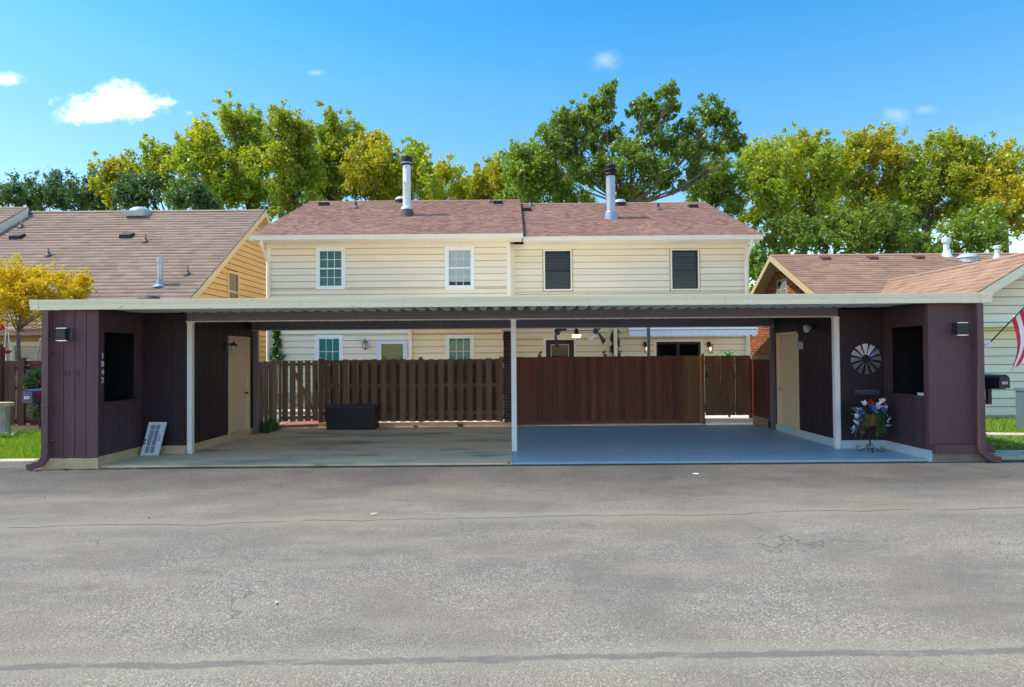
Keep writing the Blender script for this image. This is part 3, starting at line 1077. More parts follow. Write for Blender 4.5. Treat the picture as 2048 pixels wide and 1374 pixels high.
# lantern by the left door
lx, ly, lz = -6.06, 13.80, 2.02
t = thing('wall_lantern', 'black wall lantern beside the tan door of the left shed', 'lantern', (lx, ly, lz))
MB().box(lx - .02, lx + .005, ly - .06, ly + .06, lz - .08, lz + .1).build('back_plate', BLACKMETAL, t)
MB().tube([(lx, ly, lz + .03), (lx + .08, ly, lz + .07), (lx + .14, ly, lz + .06)], .012, 6).build('arm', BLACKMETAL, t)
MB().lathe((lx + .15, ly, lz - .13), [(.035, 0), (.05, .03), (.06, .15)], 8).build('glass', SMOKEGLASS, t)
MB().lathe((lx + .15, ly, lz + .021), [(.085, 0), (.08, .02), (.03, .06), (.008, .09)], 8).build('cap', BLACKMETAL, t)
# flood light and small box on the right bay wall
p = P(1615, 654, 13.25)
t = thing('flood_light', 'pale twin flood light high on the right bay wall', 'flood light', (6.13, 13.25, p.z))
MB().box(6.09, 6.14, 13.18, 13.30, p.z - .05, p.z + .05).build('base', BLACKMETAL, t)
for k_, dy in enumerate((-.22, .12)):
    MB().tube([(6.08, 13.25 + dy * .4, p.z), (5.99, 13.25 + dy, p.z - .02)], [.03, .03], 8).build('neck', BLACKMETAL, t)
    MB().tube([(5.99, 13.25 + dy, p.z - .02), (5.93, 13.24 + dy, p.z - .035), (5.88, 13.22 + dy, p.z - .05), (5.875, 13.22 + dy, p.z - .052)], [.03, .065, .075, .02], 12).build('lamp_head', CREAMPLASTIC if k_ == 0 else BLACKMETAL, t, True)
p = P(1596, 691, 13.75)
t = thing('wall_box', 'small pale square chime box beside the tan door of the right shed', 'wall box', (6.13, 13.8, p.z))
MB().box(6.06, 6.137, 13.70, 13.86, p.z - .08, p.z + .08).build('case', CREAMPLASTIC, t)
MB().box(6.055, 6.06, 13.72, 13.84, p.z - .06, p.z + .06).build('cover', CREAMPLASTIC, t)

# white box on the sill of the right opening
t = thing('white_box', 'small white box standing inside the right shed opening', 'box', (7.06, 11.12, 1.053))
MB().box(6.985, 7.13, 11.03, 11.22, 1.0535, 1.085).build('tray', WHITE, t)
MB().box(6.98, 7.135, 11.025, 11.225, 1.0855, 1.097).build('lid', WHITE, t)

# windmill wheel on the right recess wall
wx, wz, wr = P(1731, 718, 12.18).x, P(1731, 718, 12.18).z, .283
t = thing('windmill_wheel', 'round grey windmill wheel decoration on the right plum wall', 'wall decoration', (wx, 12.18, wz - wr))
nb = 12
for i in range(nb):
    a = 2 * math.pi * (i + .0) / nb + .05
    r0, r1 = .082, wr
    h0, h1 = .012, .050
    ca, sa = math.cos(a), math.sin(a)
    m = MB()
    pts = []
    for rr, hh in ((r0, h0), (r1, h1)):
        for sgn in (-1, 1):
            yv = 12.165 + sgn * (.004 if rr < .1 else .009)
            pts.append((wx + ca * rr - sa * hh * sgn, yv, wz + sa * rr + ca * hh * sgn))
    m.prism([pts[0], pts[1], pts[3], pts[2]], (0, -.004, 0))
    m.build('blade', WINDMILL, t)
for rr in (.088, .215):
    m = MB()
    m.tube([(wx + rr * math.cos(q * math.pi / 14), 12.178, wz + rr * math.sin(q * math.pi / 14)) for q in range(29)], .006, 5, False)
    m.build('ring', BLACKMETAL, t)
# mail slot box
p0, p1 = P(1712, 777, 12.1), P(1757, 790, 12.1)
t = thing('wall_mailbox', 'low pewter mail box fixed below the windmill wheel', 'mailbox', (6.65, 12.18, p1.z))
m = MB()
m.prism([(p0.x, 12.185, p1.z), (p0.x, 12.09, p1.z + .01), (p0.x, 12.07, p0.z - .04), (p0.x, 12.185, p0.z - .03)], (p1.x - p0.x, 0, 0))
m.build('body', SLOTBOX, t)
m = MB()
m.prism([(p0.x - .008, 12.186, p0.z - .028), (p0.x - .008, 12.062, p0.z - .052), (p0.x - .008, 12.066, p0.z - .03), (p0.x - .008, 12.186, p0.z + .003)], (p1.x - p0.x + .016, 0, 0))
m.build('lid', SLOTBOX, t)


# ------------------------------------------------------------------ leaf helper
def leaf_quads(cent, size, rs, ratio=.55, up=0.0):
    """rhombic leaves at cent (n,3): returns vertices and faces"""
    n = len(cent)
    a = rs.normal(size=(n, 3))
    a /= np.linalg.norm(a, axis=1)[:, None] + 1e-9
    b = rs.normal(size=(n, 3))
    b[:, 2] += up
    b -= a * (a * b).sum(1)[:, None]
    b /= np.linalg.norm(b, axis=1)[:, None] + 1e-9
    s = (size * rs.uniform(.5, 1.6, n))[:, None]
    v = np.stack([cent - a * s, cent - b * s * ratio, cent + a * s, cent + b * s * ratio], 1).reshape(-1, 3)
    return v, np.arange(4 * n).reshape(n, 4)


def leaf_object(name, cent, size, material, parent, seed, ratio=.55, smooth=False):
    rs = np.random.RandomState(seed)
    v, f = leaf_quads(np.asarray(cent), size, rs, ratio)
    return raw(name, v, f, material, parent, origin=WPOS[parent.name] if parent is not None else None)


# planter
bx_, by_ = P(1742, 902, 11.75).x, 11.78
t = thing('flower_planter', 'coco lined planter of red, white and blue flowers on a scrolled iron stand', 'planter', (bx_, by_, 0.003))
for k_ in range(4):
    a = math.pi / 4 + k_ * math.pi / 2 + .5
    ca, sa = math.cos(a), math.sin(a)
    pts = []
    for s_ in range(13):
        q = s_ / 12
        r_ = .02 + .17 * q
        z = .155 - .145 * math.sin(q * math.pi / 2) ** .9
        pts.append((bx_ + ca * r_, by_ + sa * r_, z))
    for s_ in range(1, 13):
        q = s_ / 12 * 5.0
        rr = .058 * (1 - .055 * s_)
        pts.append((bx_ + ca * (.19 + rr * math.sin(q) * .8), by_ + sa * (.19 + rr * math.sin(q) * .8), .012 + .058 - rr * math.cos(q)))
    MB().tube(pts, .0065, 5).build('leg', BLACKMETAL, t)
MB().tube([(bx_, by_, .12), (bx_, by_, .50)], .012, 8).build('stem', BLACKMETAL, t)
MB().tube([(bx_ + .2 * math.cos(q * math.pi / 12), by_ + .2 * math.sin(q * math.pi / 12), .70) for q in range(25)], .007, 5, False).build('rim', BLACKMETAL, t)
MB().lathe((bx_, by_, .46), [(.05, 0), (.13, .04), (.18, .13), (.195, .235), (.17, .236), (.15, .20)], 18).build('basket', COCO, t, True)
rs = np.random.RandomState(11)
moss = []
for k_ in range(70):
    a = rs.uniform(0, 2 * math.pi) if k_ % 2 else rs.choice((3.6, 4.9, 5.8)) + rs.normal(0, .1)
    ln = rs.uniform(.08, .2) if rs.rand() < .5 else rs.uniform(.25, .5)
    n = int(ln * 160)
    q = np.linspace(0, 1, n)
    rr = .19 + .05 * np.sqrt(q)
    moss.append(np.stack([bx_ + rr * math.cos(a) + rs.normal(0, .009, n), by_ + rr * math.sin(a) + rs.normal(0, .009, n), .70 - ln * q], 1))
leaf_object('trailing_foliage', np.concatenate(moss), .020, LEAF_MOSS, t, 3, .25)


def flowers(name, spots, rad, per, size, material, parent, seed):
    rs = np.random.RandomState(seed)
    cs = []
    for sp_ in spots:
        d_ = rs.normal(size=(per, 3))
        d_ /= np.linalg.norm(d_, axis=1)[:, None]
        cs.append(np.array(sp_) + d_ * rad * rs.uniform(.3, 1, per)[:, None])
    return leaf_object(name, np.concatenate(cs), size, material, parent, seed, .7)


leaf_object('stem_leaves', np.array([(bx_, by_, .74)]) + rs.normal(size=(260, 3)) * (.12, .10, .04), .035, LEAF_SHRUB, t, 6)
for k_, (dx, dz) in enumerate([(-.12, .885), (.20, .92), (.24, .80), (-.22, .76), (-.25, .66)]):
    flowers('white_flower', [(bx_ + dx, by_ - .06, dz)], .04, 22, .028, PETALWHITE, t, 20 + k_)
for k_, (dx, dz) in enumerate([(0.0, .80), (.11, .81), (.19, .78), (.05, .76), (-.19, .72)]):
    flowers('blue_flower', [(bx_ + dx, by_ - .09, dz), (bx_ + dx + .04, by_ - .02, dz + .03)], .045, 26, .03, PETALBLUE if k_ % 2 == 0 else PETALWHITE, t, 40 + k_)
for k_, (dx, dz) in enumerate([(0.01, .885), (.22, .865)]):
    flowers('red_flower', [(bx_ + dx, by_ - .03, dz)], .05, 36, .032, PETALRED, t, 60 + k_)
for k_ in range(7):
    a0 = rs.uniform(-.32, -.24)
    z0 = .72 - .055 * k_
    leaf_object('silver_leaf', np.array([(bx_ - .22 - .015 * k_, by_ - .08, z0)]) + rs.normal(size=(4, 3)) * .025, .05, PETALWHITE if k_ % 2 else PETALBLUE, t, 80 + k_, .3)
for k_ in range(4):
    leaf_object('silver_leaf', np.array([(bx_ + .30 + .01 * k_, by_ - .05, .66 - .06 * k_)]) + rs.normal(size=(3, 3)) * .012, .04, PETALWHITE, t, 91 + k_, .3)

# leaning white screen panel in the left recess
t = thing('screen_panel', 'small white framed vent screen leaning in the left recess', 'panel', (-6.66, 11.95, .003), rotz=R(-4))
H, Wd = .62, .325
def lean(xx, zz, yy=0.0):
    th = R(17)
    s_ = .05 * zz / H
    return (xx + s_, zz * math.sin(th) * .95 + yy * math.cos(th), zz * math.cos(th) - yy * math.sin(th) + .004)
def pan(name, x0, x1, z0, z1, y0, y1, material):
    m = MB()
    m.v = [lean(x0, z0, y0), lean(x1, z0, y0), lean(x1, z0, y1), lean(x0, z0, y1), lean(x0, z1, y0), lean(x1, z1, y0), lean(x1, z1, y1), lean(x0, z1, y1)]
    m.f = [(0, 3, 2, 1), (4, 5, 6, 7), (0, 1, 5, 4), (1, 2, 6, 5), (2, 3, 7, 6), (3, 0, 4, 7)]
    return m.build(name, material, t)
x0 = -Wd / 2
pan('frame_stile', x0, x0 + .05, 0, H, -.022, .022, WHITE)
pan('frame_stile', x0 + Wd - .085, x0 + Wd, 0, H, -.022, .022, WHITE)
pan('frame_rail', x0 + .05, x0 + Wd - .085, 0, .05, -.02, .02, WHITE)
pan('frame_rail', x0 + .05, x0 + Wd - .085, H - .055, H, -.02, .02, WHITE)
SCREENM = mat('grey_mesh', (.30, .31, .38), .7)
pan('mesh_screen', x0 + .05, x0 + Wd - .085, .05, H - .055, -.003, .003, SCREENM)
pan('crossbar', x0 + .05 + .085, x0 + .05 + .099, .05, H - .055, -.012, -.004, WHITE)
for zz in (.17, .47):
    pan('crossbar', x0 + .05, x0 + Wd - .085, zz, zz + .012, -.014, -.0125, WHITE)
for zz in (.20, .26):
    pan('latch', x0 + .008, x0 + .034, zz, zz + .04, -.03, -.0225, BLACKMETAL)
pan('maker_plate', x0 + Wd - .05, x0 + Wd - .036, .26, .38, -.026, -.0225, BLUEMAIL)

# ------------------------------------------------------------------ fences and gates
FY = 16.6


def jag(z, a=.008):
    return z + rnd.uniform(-a, a)


# left weathered shadow-box fence
fe = thing('fence', 'weathered brown shadow-box board fence behind the left bay', 'fence', (-2.5, FY, 0))
x, i = -4.80, 0
while x < -.36:
    piece('fence_board', FENCEGREY, fe, x, x + .145, FY - .045, FY - .025, .125, jag(1.715))
    x += .243
x = -4.80 + .122
while x < -.42:
    piece('fence_board', FENCEGREY, fe, x, x + .145, FY + .085, FY + .105, .125, jag(1.70))
    x += .243
for z in (.30, 1.0, 1.60):
    piece('rail', FENCEGREY, fe, -4.86, -.28, FY - .022, FY + .082, z, z + .085)
for x in (-4.93, -2.385, -.33):
    piece('post', FENCEGREY, fe, x, x + .1, FY - .062, FY + .04, .0, 1.735)
    m = MB().lathe((x + .05, FY - .01, 1.736), [(.06, 0), (.06, .012), (.035, .03), (.01, .04)], 12)
    m.build('post_cap', FENCEGREY, fe)

# right stained fence
fr_ = thing('fence', 'dark red-brown stained board fence behind the blue floor', 'fence', (2.4, FY, 0))
x, i = .06, 0
while x < 4.86:
    w = rnd.choice((.15, .15, .19, .14))
    off = -.052 if i % 2 == 0 else -.030
    piece('fence_board', FENCERED if x < 4.25 else FENCEOLIVE, fr_, x, min(x + w, 4.87), FY + off, FY + off + .019, .125, jag(1.745, .004))
    x += w - .012 if i % 2 else w - .018
    i += 1
piece('kick_board', FENCERED, fr_, .06, 4.88, FY - .058, FY - .020, .004, .124)
piece('rail', FENCERED, fr_, .06, 4.88, FY - .008, FY + .05, .35, .44)
piece('rail', FENCERED, fr_, .06, 4.88, FY - .008, FY + .05, 1.5, 1.59)
for x in (.66, 2.34, 4.79):
    piece('post', FENCERED if x < 4 else FENCEOLIVE, fr_, x, x + .09, FY + (.052 if x < 4 else -.085), FY + (.14 if x < 4 else -.012), .004, 1.75)
    MB().lathe((x + .045, FY + (.10 if x < 4 else -.05), 1.75), [(.05, 0), (.05, .03), (.045, .05), (.02, .062)], 14).build('post_cap', FENCERED if x < 4 else FENCEOLIVE, fr_, True)
# little iron finials that stand on two posts
for x in (.72, 2.36):
    t = thing('bird_figure', 'tiny dark bird figure on the fence post ' + ('near the centre post' if x < 1 else 'under the ceiling fan'), 'ornament', (x, FY + .1, 1.812), 'bird figures on fence posts')
    MB().tube([(x - .045, FY + .1, 1.83), (x - .01, FY + .1, 1.842), (x + .03, FY + .1, 1.86), (x + .055, FY + .1, 1.872)], [.008, .026, .02, .004], 8).build('body', BLACKMETAL, t, True)
    MB().tube([(x + .015, FY + .1, 1.86), (x + .018, FY + .1, 1.90), (x + .010, FY + .1, 1.925)], [.012, .009, .002], 6).build('neck', BLACKMETAL, t, True)
    MB().tube([(x, FY + .1, 1.812), (x, FY + .1, 1.835)], .006, 5).build('foot', BLACKMETAL, t)

# closed gate on the right
g = thing('gate', 'closed brown board gate with black latch at the right end of the fence', 'gate', (5.5, FY, .2))
x = 4.905
widths = (.205, .195, .19, .185, .18, .17)
for i, w in enumerate(widths):
    piece('gate_board', FENCEOLIVE, g, x, x + w - (.006 if i in (2, 3, 4) else .002), FY - .03 - (.016 if i % 2 == 0 else 0), FY - .012 - (.016 if i % 2 == 0 else 0), .225, 1.742 + (.004 if i % 2 else 0))
    x += w
for z in (.30, 1.52):
    piece('rail', FENCEOLIVE, g, 4.91, 6.02, FY - .009, FY + .03, z, z + .09)
m = MB()
m.prism([(4.95, FY - .006, .40), (5.05, FY - .006, .40), (5.98, FY - .006, 1.51), (5.88, FY - .006, 1.51)], (0, .03, 0))
m.build('brace', FENCEOLIVE, g)
lt = MB().box(4.915, 4.975, FY - .075, FY - .048, 1.20, 1.33).build('latch', BLACKMETAL, g)
MB().tube([(4.90, FY - .08, 1.29), (4.96, FY - .09, 1.29), (4.985, FY - .085, 1.27)], .009, 6).build('latch_arm', BLACKMETAL, lt)

# side return of the fence on the right, with pale cap and planter box
sf = thing('fence', 'short dark fence return with pale cap between gate and right shed', 'fence', (6.13, 16, 0))
y = 15.36
while y < 16.55:
    piece('fence_board', FENCEDARK, sf, 6.10, 6.12, y, y + .138, .02, 1.70)
    y += .146 if abs(y - 15.8) > .09 else .165
piece('rail', FENCEDARK, sf, 6.122, 6.17, 15.36, 16.56, 1.45, 1.54)
piece('rail', FENCEDARK, sf, 6.122, 6.17, 15.36, 16.56, .3, .39)
piece('cap_rail', RAWWOOD, sf, 6.06, 6.19, 15.32, 16.66, 1.70, 1.745)
piece('cap_fascia', RAWWOOD, sf, 6.075, 6.097, 15.33, 16.60, 1.645, 1.698)
piece('post', FENCEDARK, sf, 6.045, 6.14, 16.565, 16.66, 0, 1.74)
sb = thing('step_box', 'low raw wood step box beside the right rear post', 'step', (6.0, 15.9, 0))
piece('front_board', RAWWOOD, sb, 6.035, 6.055, 15.42, 16.35, .02, .21)
piece('top_board', RAWWOOD, sb, 6.033, 6.096, 15.41, 16.36, .212, .235)

# left fence return and open gate
lf = thing('fence', 'short weathered fence return between left shed and open gate', 'fence', (-6.05, 16, 0))
y, i = 15.38, 0
while y < 16.45:
    piece('fence_board', FENCETAN, lf, -6.075 + (.02 if i % 2 else 0), -6.055 + (.02 if i % 2 else 0), y, y + .14, .05, jag(1.69))
    y += .155
    i += 1
for z in (.35, 1.5):
    piece('rail', FENCETAN, lf, -6.12, -6.078, 15.36, 16.52, z, z + .085)
piece('post', FENCETAN, lf, -6.10, -6.0, 16.48, 16.58, 0, 1.735)
MB().lathe((-6.05, 16.53, 1.736), [(.055, 0), (.055, .012), (.02, .03)], 10).build('post_cap', FENCETAN, lf)

g = thing('gate', 'open weathered board gate with slanted brace beside the left shed', 'gate', (-5.99, 16.62, .14), rotz=R(15))
x = .02
for i, w in enumerate((.075, .14, .14, .14, .14, .14)):
    piece('gate_board', FENCETAN, g, x, x + w, -.03, -.012, .0, jag(1.56, .006))
    x += w + (.012 if i == 0 else .045)
L_ = x - .05
for z in (.05, 1.42):
    piece('rail', FENCETAN, g, .02, L_, -.010, .028, z, z + .085)
m = MB()
m.prism([(.30, -.009, 1.40), (.39, -.009, 1.40), (L_ - .02, -.009, .15), (L_ - .11, -.009, .15)], (0, .034, 0))
m.build('brace', FENCETAN, g)
MB().box(L_ - .04, L_ - .005, -.055, -.031, .80, .98).build('latch', BLACKMETAL, g)

# weeds at the foot of the left return
rs = np.random.RandomState(5)
wd = blades('weeds', 420, (-6.03, -5.75, 15.35, 16.2), LEAF_IVY, h=(.08, .38), w=.012, z=.0, lean=.35, seed=9)
tag(wd, 'ragged green weeds along the foot of the left fence return', 'weeds')
for k_, (x, yv, h) in enumerate(((-1.33, 16.46, .16), (-2.45, 16.44, .06), (-.1, 10.95, .06))):
    w_ = blades('weed_tuft', 60, (x - .05, x + .05, yv - .02, yv + .03), STRAP, h=(h * .4, h), w=.010, z=.0 if k_ < 2 else -.03, lean=.5, seed=30 + k_)
    tag(w_, ['weed tuft at the middle of the left fence foot', 'small weed tuft at the left fence foot near the resin box', 'tiny weed at the slab edge by the centre post'][k_], 'weed')

# resin deck box
t = thing('deck_box', 'long low black resin deck box against the left fence', 'storage box', (-4.03, 16.2, 0))
p0, p1 = P(653, 858, 16.0), P(750, 858, 16.0)
MB().box(p0.x, p1.x, 15.99, 16.48, .004, .535).build('body', RESIN, t)
m = MB()
m.prism([(p0.x - .012, 15.975, .537), (p0.x - .012, 16.49, .537), (p0.x - .012, 16.49, .60), (p0.x - .012, 16.02, .585), (p0.x - .012, 15.975, .565)], (p1.x - p0.x + .024, 0, 0))
m.build('lid', RESINLID, t)

# brick pier between the two yards
t = thing('brick_pier', 'ragged dark brick pier between the two fences', 'pier', (-.12, 16.6, 0))
core = MB().box(-.215, .005, 16.50, 16.72, .0, 2.40).build('mortar_core', LIGHTMORTAR, t)
z, i = .10, 0
while z < 2.36:
    j0, j1 = rnd.uniform(0, .03), rnd.uniform(-.004, .01)
    if i % 2:
        piece('brick', DARKBRICK, t, -.235 + j0, .012 + j1, 16.485, 16.585, z, z + .066)
        piece('brick', DARKBRICK, t, -.235 + j0, .012, 16.595, 16.735, z, z + .066)
    else:
        piece('brick', DARKBRICK, t, -.235 + j0, -.118, 16.485, 16.735, z, z + .066)
        piece('brick', DARKBRICK, t, -.108, .012 + j1, 16.485, 16.735, z, z + .066)
    z += .0765
    i += 1
MB().box(-.26, .03, 16.47, 16.75, 2.402, 2.44).build('cap', PALECONC, t)
MB().box(-.22, .01, 16.49, 16.73, .0, .098).build('footing', TANCONC, t)

# ------------------------------------------------------------------ house helpers
def cut_rows(x0, x1, z0, z1, holes):
    """rectangle minus holes -> list of rectangles"""
    zs = sorted({z0, z1} | {max(z0, min(z1, h[k])) for h in holes for k in (2, 3)})
    out = []
    for a, b in zip(zs[:-1], zs[1:]):
        if b - a < 1e-4:
            continue
        mid = (a + b) / 2
        segs = [(x0, x1)]
        for h in holes:
            if h[2] < mid < h[3]:
                ns = []
                for s0, s1 in segs:
                    if h[1] <= s0 or h[0] >= s1:
                        ns.append((s0, s1))
                        continue
                    if h[0] > s0:
                        ns.append((s0, h[0]))
                    if h[1] < s1:
                        ns.append((h[1], s1))
                segs = ns
        out += [(s0, s1, a, b) for s0, s1 in segs if s1 - s0 > .01]
    return out


def siding_front(parent, x0, x1, y, z0, z1, holes, material, exp=.21, t=.04):
    """lap boards on a wall facing -Y"""
    n = int(round((z1 - z0) / exp))
    exp = (z1 - z0) / n
    for i in range(n):
        for a, b, c, d_ in cut_rows(x0, x1, z0 + i * exp, z0 + (i + 1) * exp, holes):
            top_ = d_ - (.022 if d_ > z0 + (i + 1) * exp - .001 else 0)
            cuts = [a] + ([a + (b - a) * rnd.uniform(.3, .7)] if b - a > 3.2 else []) + [b]
            for q0, q1 in zip(cuts[:-1], cuts[1:]):
                piece('siding_board', material, parent, q0 + (.003 if q0 > a else 0), q1, y - t - rnd.uniform(0, .004), y, c, top_, 'wedgey')


def wall_front(parent, x0, x1, y, z0, z1, holes, material, t=.12, name='wall'):
    m = MB()
    for a, b, c, d_ in cut_rows(x0, x1, z0, z1, holes):
        m.box(a, b, y, y + t, c, d_)
    return m.build(name, material, parent)


def shingle_plane(name, parent, x0, x1, y0, z0, y1, z1, material, exp=.2, wid=.32, seed=1, clip=None):
    """overlapping shingle tabs from the eave (y0, z0) up to the ridge (y1, z1)"""
    rs = np.random.RandomState(seed)
    L_ = math.hypot(y1 - y0, z1 - z0)
    dy, dz = (y1 - y0) / L_, (z1 - z0) / L_
    ny, nz_ = -dz, dy
    if nz_ < 0:
        ny, nz_ = -ny, -nz_
    n = int(L_ / exp)
    exp = L_ / n
    V, F = [], []
    for r_ in range(n):
        s0 = r_ * exp
        s1 = min(s0 + exp * 1.06, L_)
        x = x0 - rs.uniform(0, wid)
        while x < x1:
            w = wid * rs.uniform(.55, 1.35)
            a, b = max(x, x0), min(x + w, x1)
            x += w
            if b - a < .02:
                continue
            if clip is not None and not clip((a + b) / 2, y0 + dy * (s0 + s1) / 2):
                continue
            th = rs.choice((.010, .010, .019))
            lo = s0 - rs.uniform(0, .012)
            k_ = len(V)
            for sv, hh in ((lo, th), (s1, .004)):
                for xv in (a, b):
                    V.append((xv, y0 + dy * sv + ny * hh, z0 + dz * sv + nz_ * hh))
            V.append((a, y0 + dy * lo, z0 + dz * lo))
            V.append((b, y0 + dy * lo, z0 + dz * lo))
            F += [(k_, k_ + 1, k_ + 3, k_ + 2), (k_ + 4, k_ + 5, k_ + 1, k_)]
            F += [(k_, k_ + 2, k_ + 4, k_ + 4), (k_ + 1, k_ + 5, k_ + 3, k_ + 3)]
    F = [f for f in F if len(set(f)) == 4]
    o = raw(name, np.array(V), np.array(F), material, parent)
    return tag(o, kind='stuff')


def double_hung(parent, name, x0, x1, z0, z1, y, frame, trimm, glass, label, grid=(3, 2), blind=None, trim=.075, blind_to=0.0, back=None, slat=.05, fill=.85):
    """sash window in a wall facing -Y whose siding face is y; x0..z1 is the frame opening"""
    w = MB()
    yt = y - .045
    w.box(x0 - trim, x1 + trim, yt, y - .001, z1, z1 + trim)
    w.box(x0 - trim, x1 + trim, yt, y - .001, z0 - trim, z0)
    w.box(x0 - trim, x0, yt, y - .001, z0, z1)
    w.box(x1, x1 + trim, yt, y - .001, z0, z1)
    win = w.build(name, trimm, parent)
    if label:
        win['label'] = label
    f = .035
    fm = MB()
    fm.box(x0 + .001, x0 + f, y - .03, y + .10, z0 + .001, z1 - .001)
    fm.box(x1 - f, x1 - .001, y - .03, y + .10, z0 + .001, z1 - .001)
    fm.box(x0 + f, x1 - f, y - .028, y + .10, z1 - f, z1 - .001)
    fm.box(x0 + f, x1 - f, y - .028, y + .10, z0 + .001, z0 + f)
    zm = (z0 + z1) / 2
    fm.box(x0 + f, x1 - f, y - .01, y + .06, zm - .022, zm + .022)
    fm.build('frame', frame, win)
    for (a, b, yy_) in ((zm + .022, z1 - f, y + .03), (z0 + f, zm - .022, y + .005)):
        MB().quad((x0 + f, yy_, a), (x1 - f, yy_, a), (x1 - f, yy_, b), (x0 + f, yy_, b)).build('pane', glass, win)
        if grid:
            for gx in range(1, grid[0]):
                xx_ = x0 + f + (x1 - x0 - 2 * f) * gx / grid[0]
                MB().box(xx_ - .008, xx_ + .008, yy_ - .012, yy_ - .002, a, b).build('muntin', frame, win)
            for gz in range(1, grid[1]):
                zz_ = a + (b - a) * gz / grid[1]
                MB().box(x0 + f, x1 - f, yy_ - .010, yy_ - .003, zz_ - .008, zz_ + .008).build('muntin', frame, win)
    if blind is not None:
        bm_ = MB()
        zz_ = z1 - .03
        stop = z0 + (z1 - z0) * blind_to
        while zz_ > stop:
            bm_.quad((x0 + .036, y + .045, zz_), (x1 - .036, y + .045, zz_), (x1 - .036, y + .065, zz_ - slat * fill), (x0 + .036, y + .065, zz_ - slat * fill))
            zz_ -= slat
        tag(bm_.build('blind', blind, win), kind='stuff')
    return win


def vent_box(x, y, z, w, parent, material, slope, h=.14, ln=.34):
    """low slant-back roof vent"""
    m = MB()
    sl = slope
    m.v = [(x - w / 2, y, z), (x + w / 2, y, z), (x + w / 2, y, z + h), (x - w / 2, y, z + h), (x - w / 2, y + ln, z + sl * ln), (x + w / 2, y + ln, z + sl * ln),
           (x + w / 2, y + ln * .75, z + sl * ln * .75 + h * .7), (x - w / 2, y + ln * .75, z + sl * ln * .75 + h * .7)]
    m.f = [(0, 1, 2, 3), (3, 2, 6, 7), (7, 6, 5, 4), (0, 3, 7, 4), (1, 5, 6, 2), (0, 4, 5, 1)]
    m.build('roof_vent', material, parent)


def pipe_vent(x, y, z, h, parent, pm, fm, r_=.035):
    o = MB().lathe((x, y, z - .06), [(.15, 0), (.13, .07), (.06, .15), (.05, .19)], 10).build('vent_flashing', fm, parent)
    MB().lathe((x, y, z + .131), [(r_, 0), (r_, h)], 10).build('vent_pipe', pm, o)


def roof_point(u, v, y0, z0, slope):
    """where the sight line through u, v meets a roof rising from (y0, z0)"""
    d = CAM_R.to_3x3() @ Vector(((u - 1024) / FPX, -(v - 687) / FPX, -1))
    t = (z0 - slope * y0 - CAM_H) / (d.z - slope * d.y)
    return Vector((d.x * t, d.y * t, CAM_H + d.z * t))


